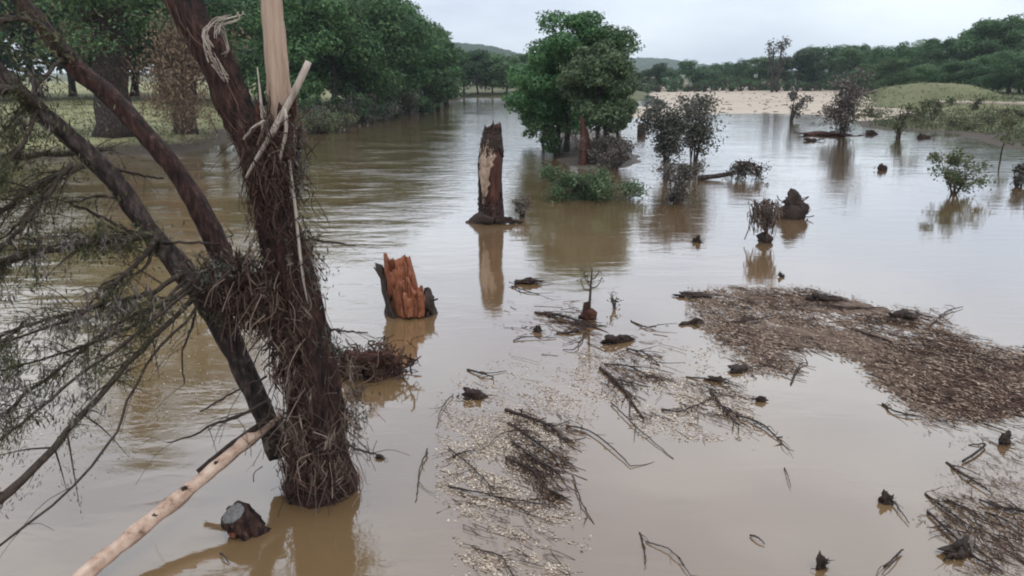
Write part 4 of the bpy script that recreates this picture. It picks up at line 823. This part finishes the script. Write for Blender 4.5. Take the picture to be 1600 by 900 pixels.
# ------------------------------------------------------------------ wreckage lying about in the water
def chunk(name, px, py, w_px, h_px, label, seed, cat='driftwood', mat='wet', twigs=3):
    p = G(px, py + h_px * 0.5); s = mpp(p); rg = np.random.default_rng(seed + 700); mb = MB()
    yaw = rg.uniform(-.5, .9); ca, sa = math.cos(yaw), math.sin(yaw); big = min(1.0, w_px / 30)
    for q in range(3):      # a few torn, overlapping plates and knots rather than one body
        o_ = rg.normal() * w_px * s * .16; lump(mb, (o_ * ca, o_ * sa, h_px * s * rg.uniform(.12, .3)), w_px * s * rg.uniform(.2, .42), w_px * s * rg.uniform(.10, .2), h_px * s * rg.uniform(.2, .42), rg, 0.75, 16, 10, yaw + rg.normal() * .3)
    for _ in range(int(twigs + 5 * big + 2)):
        u = rg.normal() * .35; b0 = np.array([u * w_px * s * ca, u * w_px * s * sa, h_px * s * rg.uniform(.05, .5)]); e = b0 + np.array([rg.normal() * w_px * s * .35 + .2 * w_px * s, rg.normal() * w_px * s * .3 - .05 * w_px * s, rg.normal() * h_px * s * .25]); e[2] = abs(e[2]) * .8
        tube(mb, catmull([b0, (b0 + e) / 2 + rg.normal(size=3) * s * 1.2, e], 6), np.linspace(rg.uniform(.7, 1.6), .3, 6) * s, 4, .15, rg, False)
    return tag(mb.build(name, M[mat], at=p), label, cat)
mb = MB(); p = G(1002, 213); s = mpp(p)
prof_r = np.array([6.2, 6.6, 6.9, 6.5, 6.8, 6.9, 6.5, 6.6, 6.2, 5.2]) * s; prof_z = np.linspace(-2, 19, 10) * s
tube(mb, np.column_stack([np.zeros(10), np.zeros(10), prof_z]), prof_r, 18, 0.01); tag(mb.build('barrel', M['wet'], at=p), 'dark upright barrel shape standing in water left of the twin shrubs', 'barrel')
chunk('driftwood', 945, 262, 12, 18, 'black knob of wood in front of the right end of the island', 1)
chunk('driftwood', 1090, 372, 13, 13, 'small dark snag alone in open water below the twin shrubs', 2)
chunk('driftwood', 1376, 259, 15, 13, 'small black lump in open water left of the round green bush', 3)
chunk('driftwood', 1268, 217, 16, 7, 'flat dark lump far out left of the big brown bush', 4, twigs=1)
chunk('driftwood', 1220, 429, 8, 8, 'tiny dark snag above the top edge of the debris raft', 5)
chunk('driftwood', 839, 511, 15, 16, 'black knob left of the upright twig in the debris', 6)
chunk('driftwood', 965, 525, 36, 20, 'dark broken block just right of the upright twig', 7)
chunk('driftwood', 1187, 620, 16, 14, 'dark round snag below the left part of the debris raft', 8)
chunk('driftwood', 1158, 572, 44, 13, 'dark slab with knobs left of the inner edge of the debris raft', 9)
chunk('driftwood', 1120, 590, 26, 10, 'flat dark piece beside the curved sunken branch', 10)
chunk('driftwood', 823, 436, 40, 14, 'dark drifting bark piece right of the tall stump reflection', 11)
chunk('driftwood', 1082, 458, 44, 12, 'dark bark slab at the left tip of the debris raft', 12)
chunk('driftwood', 1288, 462, 60, 16, 'long dark clod on the top edge of the debris raft', 13)
chunk('driftwood', 1410, 490, 56, 16, 'dark clod behind the raft near the hooked twig', 14)
chunk('driftwood', 742, 612, 44, 20, 'dark leafy clod at the head of the sunken brush', 15)
chunk('driftwood', 1568, 680, 30, 26, 'dark clod at the right edge below the raft', 16)
chunk('driftwood', 1386, 775, 22, 22, 'black knob at the head of a trailing twig at lower right', 17)
chunk('driftwood', 1285, 868, 22, 36, 'black spiky snag standing at the bottom right of centre', 18, twigs=7)
chunk('driftwood', 1495, 852, 56, 26, 'dark rooty clod in the lower right brush', 19, twigs=8)
chunk('driftwood', 595, 713, 12, 8, 'tiny dark snag right of the broken tree foot', 20)
chunk('driftwood', 1360, 205, 14, 10, 'small dark block on the water below the big brown bush', 21)
chunk('driftwood', 1440, 211, 20, 9, 'dark clump at the edge of the marsh below the flat topped sapling', 22)
chunk('driftwood', 1300, 207, 58, 9, 'reddish heap of driftwood at the foot of the big brown bush', 23, mat='redbark', twigs=8)
chunk('driftwood', 810, 316, 9, 7, 'tiny dark lump above the grey brush by the tall stump', 24)
chunk('driftwood', 1087, 500, 30, 10, 'dark bark bar left of the debris raft', 25)

def brush_pile(name, px, py, w_px, h_px, label, seed, mat, n, up=0.6, core=True, cat='brush pile', leafn=0):
    p = G(px, py); s = mpp(p); rg = np.random.default_rng(seed + 800); t = thing(name, p, label, cat); mb = MB()
    if core:
        c = MB(); lump(c, (0, 0, h_px * s * 0.38), w_px * s * 0.40, w_px * s * 0.3, h_px * s * 0.50, rg, 0.4, 18, 12); c.build('core', mat, t)
    for _ in range(n):
        a = np.array([rg.normal() * w_px * .2, rg.normal() * w_px * .15, rg.uniform(0, h_px * .75)]) * s; d = rg.normal(size=3) * np.array([1, .7, up]); e = a + d * w_px * s * 0.22; e[2] = np.clip(e[2], 0, h_px * s)
        tube(mb, catmull([a, (a + e) / 2 + rg.normal(size=3) * w_px * s * .06, e], 6), rg.uniform(.35, 1.1) * s, 4, 0.1, rg, False)
    mb.build('twigs', M['strand_dark'], t, kind='stuff')
    if leafn:
        lf = MB(); c = np.column_stack([rg.normal(size=leafn) * w_px * .24, rg.normal(size=leafn) * w_px * .2, rg.uniform(.1, .95, leafn) * h_px]) * s; leaves(lf, c, 4 * s, 2, rg); lf.build('leaves', M['leaf_mud'], t, smooth=False, kind='stuff')
    return t
brush_pile('brush_pile', 1239, 340, 46, 40, 'rounded dark heap of brush right of the uprooted shrub', 1, M['wet'], 90)
t = thing('fallen_tree_crown', G(1160, 281), 'fallen muddy tree crown lying in the water right of the twin shrubs', 'fallen tree'); p = np.array(t.location); s = mpp(p); rg = np.random.default_rng(77)
mb = MB(); tube(mb, catmull([(-70 * s, 0, .12), (-40 * s, 0, .22), (-5 * s, 0, .5), (10 * s, 0, .9)], 12), np.linspace(4, 3, 12) * s, 8, .1, rg); mb.build('trunk', M['bark_grey'], t)
mb, lf = MB(), MB()
for i in range(46):
    u = rg.random(); a = np.array([(-10 + 30 * u) * s, rg.normal() * 8 * s, (32 - 6 * u) * s * rg.uniform(.5, 1)]); e = np.array([rg.uniform(-22, 36) * s, rg.normal() * 18 * s, rg.uniform(0, 26) * s]); e[2] = min(e[2], (36 - abs(e[0] / s) * .55) * s)
    tube(mb, catmull([a, (a + e) / 2 + [0, 0, 3 * s], e], 6), np.linspace(1.3, .5, 6) * s, 4, .1, rg, False); leaves(lf, e + rg.normal(size=(18, 3)) * 3 * s, 3.6 * s, 2, rg); leaves(lf, (a + e) / 2 + rg.normal(size=(14, 3)) * 2.4 * s, 3.6 * s, 2, rg)
mb.build('branches', M['strand_dark'], t); lf.v = [np.maximum(v, [-1e9, -1e9, .01]) for v in lf.v]; lf.build('leaves', M['leaf_mud'], t, smooth=False)
# uprooted shrub: fan of brown hanging stems on a narrow foot
t = thing('uprooted_shrub', G(1194, 378), 'top heavy brown uprooted shrub on a narrow foot in the shallow water', 'shrub'); p = np.array(t.location); s = mpp(p); rg = np.random.default_rng(78); mb, lf = MB(), MB()
for i in range(7): tube(mb, catmull([(rg.normal() * 2 * s, rg.normal() * s, -.2), (rg.normal() * 3 * s, rg.normal() * 3 * s, 22 * s), ((rg.uniform(-22, 14)) * s, rg.normal() * 8 * s, rg.uniform(45, 66) * s)], 8), np.linspace(2.6, .9, 8) * s, 5, .1, rg)
mb.build('stems', M['wet'], t); mb = MB()
for i in range(240):
    a = np.array([rg.uniform(-26, 16) * s, rg.normal() * 9 * s, rg.uniform(38, 68) * s]); e = a + np.array([rg.normal() * 5 * s - a[0] * .25, rg.normal() * 4 * s, -rg.uniform(6, 34) * s]); e[2] = max(e[2], 4 * s)
    tube(mb, catmull([a, (a + e) / 2 + rg.normal(size=3) * 2 * s, e], 5), rg.uniform(.35, .9) * s, 3, 0, rg, False)
mb.build('hanging_twigs', M['strand'], t, kind='stuff'); mb = MB(); lump(mb, (2 * s, 0, 4 * s), 12 * s, 9 * s, 9 * s, rg, .4); mb.build('root_foot', M['wet'], t)

# upright twig in the debris
t = thing('upright_twig', G(920, 500), 'thin forked twig standing upright out of the drifting debris', 'twig'); s = mpp(np.array(t.location)); mb = MB(); rg = np.random.default_rng(79)
tube(mb, catmull([(0, 0, -.1), (1 * s, 0, 40 * s), (3 * s, 0, 80 * s)], 9), np.linspace(3, .9, 9) * s, 5, .1, rg)
for (z, x1, z1) in [(48, -14, 66), (52, 18, 64), (62, -10, 82), (66, 14, 80), (56, -4, 72)]: tube(mb, catmull([(1.5 * s, 0, z * s), ((x1 * .6) * s, 0, (z + 2) * s), (x1 * s, rg.normal() * 3 * s, z1 * s)], 5), np.linspace(1.2, .5, 5) * s, 4, .1, rg)
mb.build('stem', M['twig'], t); lf = MB()
for (x, z) in [(-14, 64), (18, 64), (-10, 80), (14, 80), (3, 82), (-4, 72)]: leaves(lf, np.array([x * s, 0, z * s]) + rg.normal(size=(14, 3)) * 2.8 * s, 4 * s, 2.2, rg)
lf.build('leaves', M['leaf_mud'], t, smooth=False); mb = MB(); lump(mb, (-1 * s, 0, 5 * s), 12 * s, 9 * s, 9 * s, rg, .7, 16, 10); lump(mb, (-5 * s, 0, 10 * s), 5 * s, 5 * s, 11 * s, rg, .6); mb.build('clod', M['redbark'], t)
shrub('twig_spray', 962, 482, 28, 30, M['leaf_mud'], 'small grey leafy spray right of the upright twig', 'twig', seed=33, nclump=6, per=14, stems=3, bare=.4, leaf_px=4)

# drifting branches ---------------------------------------------------------------------
def drift(pts, w_px, label, seed, ntw=4, tl=26, mat='wet', group=None, lift=0.02, cat='branch', name='drift_branch'):
    rg = np.random.default_rng(seed + 1200); P_ = np.array([G(x, y, lift) for x, y in pts]); s = mpp(P_[0]); n = 16; a = catmull(P_, n)
    a[:, 2] += lift * 1.5 * np.sin(np.linspace(0, 3.1, n) + rg.normal() * .4); a[:, :2] += rg.normal(size=(n, 2)) * s * 0.7; mb = MB(); tube(mb, a, np.linspace(1, .45, n) * w_px * .5 * s, 6, .15, rg)
    d = a[-1] - a[0]; d /= np.linalg.norm(d)
    for _ in range(ntw):
        k = rg.integers(1, n); v = d * .7 + np.array([rg.normal() * .6, rg.normal() * .6, rg.normal() * .12]); e = a[k] + v * tl * s * rg.uniform(.4, 1.2); e[2] = np.clip(e[2], .0, .12)
        tube(mb, catmull([a[k], (a[k] + e) / 2 + rg.normal(size=3) * s * 2, e], 6), np.linspace(.5, .25, 6) * w_px * .5 * s, 4, .1, rg, False)
    return tag(mb.build(name, M[mat], origin=a[0]), label, cat, group)
DR = [
 ([(938, 575), (965, 600), (985, 625), (1005, 655)], 9, 'dark fan of twigs right of the pale fleck patch', 8),
 ([(955, 630), (990, 665), (1052, 716)], 4, 'long thin twig trailing down right below the twig fan', 2),
 ([(1035, 640), (1060, 645), (1085, 636), (1110, 622)], 5, 'curved sunken branch like a bow below the flat dark piece', 4),
 ([(1072, 588), (1110, 594), (1140, 600)], 5, 'straight dark twig running into the flat dark piece', 2),
 ([(1110, 610), (1130, 640), (1150, 660)], 7, 'short dark branch hanging below the curved bow branch', 7),
 ([(1150, 648), (1190, 665), (1222, 692)], 6, 'grey green twig with a bushy end in smooth water', 10),
 ([(1226, 730), (1236, 762)], 3, 'single thin vertical twig in smooth water', 0),
 ([(1235, 600), (1250, 572), (1264, 568)], 5, 'hooked dark twig on the inner edge of the raft', 2),
 ([(1455, 508), (1475, 490), (1504, 480)], 5, 'hooked twig sticking up behind the debris raft', 2),
 ([(1378, 630), (1400, 645), (1440, 652)], 6, 'dark forked stick just below the right part of the raft', 5),
 ([(1505, 722), (1540, 697), (1512, 694)], 7, 'bent stick folded like a seven at the right', 0),
 ([(1480, 722), (1510, 746), (1550, 772)], 8, 'dark curved stick below the folded stick', 2),
 ([(1388, 775), (1400, 792), (1420, 818)], 5, 'thin twig trailing from the black knob at lower right', 2),
 ([(1382, 885), (1410, 862), (1378, 900)], 5, 'pale brown bent twig at the bottom near the spiky snag', 1),
 ([(1445, 770), (1470, 790), (1500, 815), (1530, 830)], 6, 'dark tangled branch left in the lower right brush', 9),
 ([(1480, 780), (1510, 800), (1530, 822)], 6, 'dark branch crossing the middle of the lower right brush', 7),
 ([(1450, 800), (1480, 830), (1520, 870), (1560, 890)], 8, 'long dark branch along the bottom of the lower right brush', 9),
 ([(1530, 780), (1560, 795), (1600, 800)], 6, 'dark branch reaching the right edge above the brush', 8),
 ([(1540, 800), (1570, 815), (1605, 835)], 5, 'twiggy branch at the right edge of the lower brush', 8),
 ([(1172, 836), (1195, 850)], 6, 'short dark stick in the pale water at lower centre', 0),
 ([(790, 640), (830, 655), (860, 668), (885, 690)], 10, 'thick dark branch at the head of the sunken brush', 9),
 ([(795, 660), (835, 690), (870, 715)], 8, 'dark branch across the middle of the sunken brush', 10),
 ([(800, 690), (830, 715), (868, 735)], 6, 'dark branch in the lower middle of the sunken brush', 9),
 ([(790, 715), (830, 735), (850, 762), (868, 770)], 7, 'dark branch at the foot of the sunken brush', 10),
 ([(780, 778), (820, 786), (868, 788)], 4, 'thin twig bounding the foot of the sunken brush', 5),
 ([(885, 664), (920, 675), (960, 705), (985, 728)], 5, 'long curved twig trailing right from the sunken brush', 2),
 ([(730, 577), (752, 585), (772, 590)], 6, 'small dark twig floating above the leafy clod', 3),
 ([(708, 617), (690, 640), (682, 668)], 3, 'thin curved twig arching left of the leafy clod', 1),
 ([(705, 714), (725, 708), (745, 706)], 5, 'short dark twig left of the sunken brush', 4),
 ([(700, 700), (730, 725), (758, 752), (770, 772)], 4, 'wandering thin twig down the left of the sunken brush', 8),
 ([(668, 702), (655, 740), (650, 784)], 4, 'thin sunken twig at the far left of the brush', 2),
 ([(895, 745), (910, 790), (930, 818)], 4, 'looping thin twig below the trailing curved twig', 3),
 ([(1000, 830), (1008, 865), (1008, 885)], 5, 'upright dark twig at the bottom centre', 1),
 ([(1010, 845), (1050, 865), (1080, 900)], 4, 'thin twig sloping to the bottom edge at centre', 3),
 ([(738, 855), (780, 870), (800, 900)], 5, 'sunken twig at the bottom left of the pale flecks', 7),
 ([(835, 488), (880, 495), (912, 508)], 9, 'dark broken branch left of the upright twig', 9),
 ([(870, 520), (895, 520), (915, 512)], 8, 'second short branch below left of the upright twig', 5),
 ([(802, 532), (825, 528), (870, 528)], 4, 'thin wet twig left of the broken dark branch', 3),
 ([(915, 520), (900, 545), (880, 546)], 4, 'thin twig curling below the upright twig', 1),
 ([(980, 545), (1010, 555), (1030, 570)], 5, 'thin branch below the dark broken block', 5),
 ([(945, 568), (985, 575), (1015, 590)], 5, 'low branch heading the twig fan', 6),
 ([(985, 500), (1008, 512), (1026, 512)], 5, 'small twig between the upright twig and the raft', 2),
 ([(800, 448), (820, 455), (842, 460)], 4, 'wet twig below the drifting bark piece', 2),
 ([(700, 760), (740, 770), (780, 780), (825, 800)], 5, 'faint sunken branch crossing below the left brush', 6),
 ([(345, 866), (358, 880)], 5, 'tiny stick below the cut stump at the bottom left', 0),
 ([(1330, 515), (1375, 530), (1430, 545)], 8, 'dark branch lying along the middle of the debris raft', 6),
 ([(1225, 478), (1290, 478), (1330, 485)], 9, 'dark branch lying along the upper edge of the debris raft', 6),
 ([(1450, 540), (1520, 560), (1600, 578)], 7, 'dark branch lying along the right end of the debris raft', 6),
 ([(1130, 505), (1170, 502), (1215, 492)], 6, 'dark branch lying along the left end of the debris raft', 5),
]
for i, (pts, w_, lb_, nt_) in enumerate(DR): drift(pts, w_ * 0.6, lb_, i, int(nt_ * 1.6), 32)

# debris raft and fleck patches: uncountable litter ---------------------------------------
def inside(P, poly):
    return sdist(P, poly)
def scatter_px(poly, n, rg, soft=8, wob=14):
    poly = np.array(poly, float); x0, y0 = poly.min(0); x1, y1 = poly.max(0); outp = []
    while sum(map(len, outp)) < n:
        q = np.column_stack([rg.uniform(x0, x1, n), rg.uniform(y0, y1, n)]); d = inside(q, poly) + fib(q * 0.05, 5) * wob + fib(q * 0.2, 6) * wob * .5
        outp.append(q[d > rg.uniform(-soft, soft * 2, n)])
    return np.concatenate(outp)[:n]
def litter(name, poly, nflake, nstraw, label, cat, seed, mat, fl=(3, 9), flow=(1, .32), smat=None, zmax=0.05, soft=8, dj=0.45, holes=0.0, asp=(2, 7)):
    rg = np.random.default_rng(seed + 1500); mb = MB()
    def pts(n):
        q = scatter_px(poly, int(n * (1 + holes * 1.5)), rg, soft)
        if holes: q = q[fib(q * np.array([.035, .07]), seed) + fib(q * np.array([.11, .2]), seed + 1) * .7 + rg.normal(size=len(q)) * .25 > holes - .45]
        return q[:n]
    q = pts(nflake); P_ = np.array([G(a, b, 0) for a, b in q]); P_[:, 2] = rg.uniform(.004, zmax, len(P_)); c = G(*np.mean(poly, 0)); s = mpp(c)
    d0 = G(np.mean(poly, 0)[0] + flow[0] * 20, np.mean(poly, 0)[1] + flow[1] * 20) - c; d0 /= np.linalg.norm(d0)
    n = len(P_); ln = rg.uniform(*fl, n) * s; nrm = rg.normal(size=(n, 3)) * .28 + [0, 0, 1]; nrm /= np.linalg.norm(nrm, axis=1)[:, None]
    tdir = d0 + rg.normal(size=(n, 3)) * dj; tdir -= nrm * (tdir * nrm).sum(1)[:, None]; tdir /= np.linalg.norm(tdir, axis=1)[:, None]; b = np.cross(nrm, tdir); g = ln / rg.uniform(*asp, n)
    h = ln[:, None] * .5; g = g[:, None] * .5; up = nrm * g * .35
    # each flake is a shallow two-faced wedge, so it has a thickness of its own
    v = np.stack([P_ - tdir * h, P_ + b * g, P_ + tdir * h, P_ - b * g, P_ + up], 1).reshape(-1, 3); v[:, 2] = np.maximum(v[:, 2], .003)
    k = (np.arange(n) * 5)[:, None]; mb.add(v, np.concatenate([k + np.array([0, 4, 1]), k + np.array([1, 4, 2]), k + np.array([2, 4, 3]), k + np.array([3, 4, 0])]))
    o = mb.build(name, M[mat], smooth=False, origin=c); tag(o, label, cat, kind='stuff')
    if nstraw:
        mb = MB(); q = pts(nstraw)
        for a, bb in q:
            p = G(a, bb, rg.uniform(.005, zmax)); dd = d0 + rg.normal(size=3) * dj * .8; dd[2] *= .12; e = p + dd * rg.uniform(8, 34) * s; e[2] = max(.004, e[2])
            tube(mb, catmull([p, (p + e) / 2 + rg.normal(size=3) * s * 1.5 * [1, 1, .3], e], 5), rg.uniform(.2, .6) * s, 3, .1, rg, False)
        o = mb.build(name + '_straw', M[smat or 'strand'], origin=c); tag(o, label.replace('mat', 'straw'), cat, kind='stuff')
RAFT = [(1085, 452), (1150, 446), (1270, 452), (1330, 472), (1420, 492), (1500, 520), (1610, 562), (1760, 620), (1760, 690), (1610, 655), (1500, 648), (1430, 643), (1385, 612), (1340, 560), (1280, 538), (1230, 545), (1240, 585), (1170, 580), (1120, 545), (1100, 510), (1070, 480)]
litter('debris_raft', RAFT, 34000, 3600, 'wide brown mat of floating litter spread across the right side of the water', 'debris', 1, 'litter', (2, 9), smat='strand_dark', holes=.14, soft=14)
rg = np.random.default_rng(55); Pq = np.array([G(*q)[:2] for q in RAFT]); x0, y0 = Pq.min(0); x1, y1 = Pq.max(0); st = .09
nx, ny = int((x1 - x0) / st), int((y1 - y0) / st); X, Y = np.meshgrid(np.linspace(x0, x1, nx), np.linspace(y0, y1, ny)); XY = np.stack([X, Y], -1).reshape(-1, 2)
gap = fib(XY * [1.6, 2.4], 56) + fib(XY * [5, 7], 57) * .8 + rg.normal(size=len(XY)) * .22; dd = sdist(XY, Pq) + gap * .35
zz = np.where((dd > .12) & (gap > -.12), .006 + .022 * rg.random(len(XY)) + .012 * np.clip(gap, 0, 1), -.06)
ii = np.arange(ny - 1)[:, None] * nx; jj = np.arange(nx - 1)[None]; ff = np.stack([ii + jj, ii + jj + 1, ii + nx + jj + 1, ii + nx + jj], -1).reshape(-1, 4); ff = ff[(zz[ff] > 0).any(1)]
used = np.unique(ff); re_ = np.full(len(XY), -1); re_[used] = np.arange(len(used))
tag(MB().add(np.column_stack([XY, zz])[used], None, re_[ff]).build('debris_mat', M['muck'], smooth=False), 'sodden brown muck matted together under the floating litter at the right', 'debris', kind='stuff')
FLECK = [(700, 640), (760, 600), (830, 590), (920, 560), (960, 600), (900, 640), (860, 700), (850, 780), (900, 850), (860, 910), (740, 910), (730, 840), (690, 760), (680, 690)]
litter('floating_flecks', FLECK, 11000, 130, 'pale mat of leaf flecks floating about the sunken brush at centre', 'debris', 2, 'fleck', (2, 6), (1, .6), zmax=.010, soft=34, holes=.46, dj=.9, asp=(1.2, 3))
litter('floating_flecks', [(900, 560), (1000, 540), (1090, 560), (1180, 600), (1180, 650), (1090, 690), (1000, 660), (930, 620)], 4000, 60, 'loose mat of small flecks and twigs between the twig fan and the raft', 'debris', 3, 'fleck', (2, 6), (1, .5), zmax=.012, soft=30, holes=.46, dj=.9, asp=(1.2, 3))
litter('floating_flecks', [(1400, 670), (1610, 660), (1610, 900), (1480, 900), (1430, 800), (1480, 720)], 1100, 220, 'loose mat of flecks and roots at the lower right', 'debris', 4, 'litter', (2, 8), (1, .7), zmax=.02, holes=.5, dj=.7)
litter('floating_flecks', [(780, 480), (900, 470), (1040, 490), (1060, 550), (900, 560), (800, 560)], 260, 50, 'sparse mat of dark flecks round the upright twig', 'debris', 5, 'litter', (2, 7), (1, .2), zmax=.02, holes=.5, dj=.6)

BRUSH = [([(786, 628), (835, 616), (885, 655), (892, 700), (872, 792), (835, 792), (800, 730)], 620, (1, .75), 'dark sunken mat of fine twigs inside the pale flecks at centre', 11),
 ([(930, 560), (1000, 545), (1035, 590), (1020, 650), (985, 650), (945, 600)], 330, (1, .75), 'dark sunken mat of fine twigs below the dark broken block', 12),
 ([(1060, 590), (1150, 590), (1160, 665), (1100, 660), (1060, 640)], 160, (1, .6), 'thin sunken mat of twigs round the curved bow branch', 13),
 ([(1440, 765), (1530, 760), (1610, 800), (1610, 900), (1520, 890), (1460, 830)], 420, (1, .65), 'dark sunken mat of fine twigs at the lower right', 14),
 ([(690, 690), (780, 720), (860, 800), (860, 900), (740, 880), (690, 780)], 130, (1, .45), 'thin mat of drowned twigs below the sunken brush', 15),
 ([(830, 484), (925, 494), (925, 540), (860, 530)], 110, (1, .25), 'thin mat of twigs round the foot of the upright twig', 16)]
for poly, n, fl_, lb_, sd in BRUSH: litter('sunken_brush', poly, int(n * 1.2), n, lb_, 'brush', sd, 'litter', (2, 7), fl_, 'strand_dark', .03, 8, .5, .25)
litter('raft_edge', [(1150, 448), (1275, 452), (1330, 474), (1420, 494), (1500, 524), (1610, 568), (1700, 600), (1700, 670), (1600, 648), (1480, 640), (1400, 590), (1350, 540), (1330, 505), (1300, 486), (1200, 480), (1130, 470)], 3500, 2000, 'dark mat of sticks along the far edge of the debris raft', 'debris', 17, 'litter', (3, 10), (1, .32), 'strand_dark', .07, 8, .4, .2)

litter('glint_flecks', [(20, 560), (340, 520), (380, 600), (300, 700), (120, 760), (0, 740)], 420, 0, 'scattered pale flecks painted as wave glints on the brown current at the left', 'painted glint', 18, 'fleck', (1.5, 5), (1, .1), zmax=.008, soft=30, holes=.3, dj=.6, asp=(1.2, 3))  # pale floating flakes stand in for wave glints on the current

# grass and rank weeds on the banks, driftwood specks on the gravel bar
def tufts(name, boxpx, n, size, label, mat, seed, zmin=0.05):
    rg = np.random.default_rng(seed); mb = MB(); q = np.column_stack([rg.uniform(boxpx[0], boxpx[1], n), rg.uniform(boxpx[2], boxpx[3], n)])
    P_ = np.array([G(a, b, 0.6) for a, b in q]); z = np.max([h(P_[:, :2]) for h in LANDS], 0); keep = (z > zmin) & (fib(P_[:, :2] * .35, seed) + rg.normal(size=n) * .5 > -.35); P_ = P_[keep]; P_[:, 2] = z[keep]
    for k in range(4):
        leaves(mb, P_ + rg.normal(size=P_.shape) * [size * .8, size * .8, 0] + [0, 0, size * .3], size, 4.0, rg, 0, [0, 0, 1], .5)
    tag(mb.build(name, M[mat], smooth=False), label, 'grass', kind='stuff')
tufts('marsh_grass', (1330, 1640, 106, 242), 13000, 0.45, 'rank olive grass growing over the right bank', 'leaf_scrub', 91)
tufts('bank_grass', (-60, 470, 140, 240), 7000, 0.28, 'rough trampled grass on the left bank lawn', 'leaf_scrub', 92)
rg = np.random.default_rng(93); mb = MB()
for i in range(260):
    px, py = rg.uniform(985, 1340), rg.uniform(141, 180); p = G(px, py, .5); z = float(HB(p[None, :2])[0])
    if z < .03: continue
    lump(mb, (p[0], p[1], z), rg.uniform(.1, .6), rg.uniform(.1, .4), rg.uniform(.03, .12), rg, .4, 6, 4)
tag(mb.build('gravel_bar_debris', M['bark_grey']), 'dark specks of driftwood strewn over the pale gravel bar', 'debris', kind='stuff')
pts = np.array([on_land(px, py) for px, py in zip(np.linspace(1462, 1660, 30), np.interp(np.linspace(1462, 1660, 30), [1462, 1530, 1660], [160.5, 161.5, 163]))])
wd = np.array([0, 1.6, 0]); v = np.stack([pts - wd + [0, 0, .10], pts + wd + [0, 0, .16], pts + wd - [0, 0, .4], pts - wd - [0, 0, .4]], 1).reshape(-1, 3); f = []
for i in range(29):
    for k in range(4): f.append([i * 4 + k, i * 4 + (k + 1) % 4, i * 4 + 4 + (k + 1) % 4, i * 4 + 4 + k])
MB().add(v, None, f).build('path', M['sand'], kind='structure')

# thin river-valley haze
mh = bpy.data.materials.new('valley_haze'); mh.use_nodes = True; t = mh.node_tree; t.nodes.remove(t.nodes['Principled BSDF'])
pv = t.nodes.new('ShaderNodeVolumePrincipled'); pv.inputs['Color'].default_value = (0.86, 0.94, 1.0, 1); pv.inputs['Density'].default_value = 0.00018; pv.inputs['Anisotropy'].default_value = 0.0
t.links.new(pv.outputs[0], t.nodes['Material Output'].inputs['Volume'])
bx = np.array([[x, y, z] for z in (-3.0, 110.0) for y in (-320.0, 5100.0) for x in (-4600.0, 4600.0)])
MB().add(bx, None, [[0, 2, 3, 1], [4, 5, 7, 6], [0, 1, 5, 4], [2, 6, 7, 3], [0, 4, 6, 2], [1, 3, 7, 5]]).build('haze', mh, smooth=False, kind='stuff')
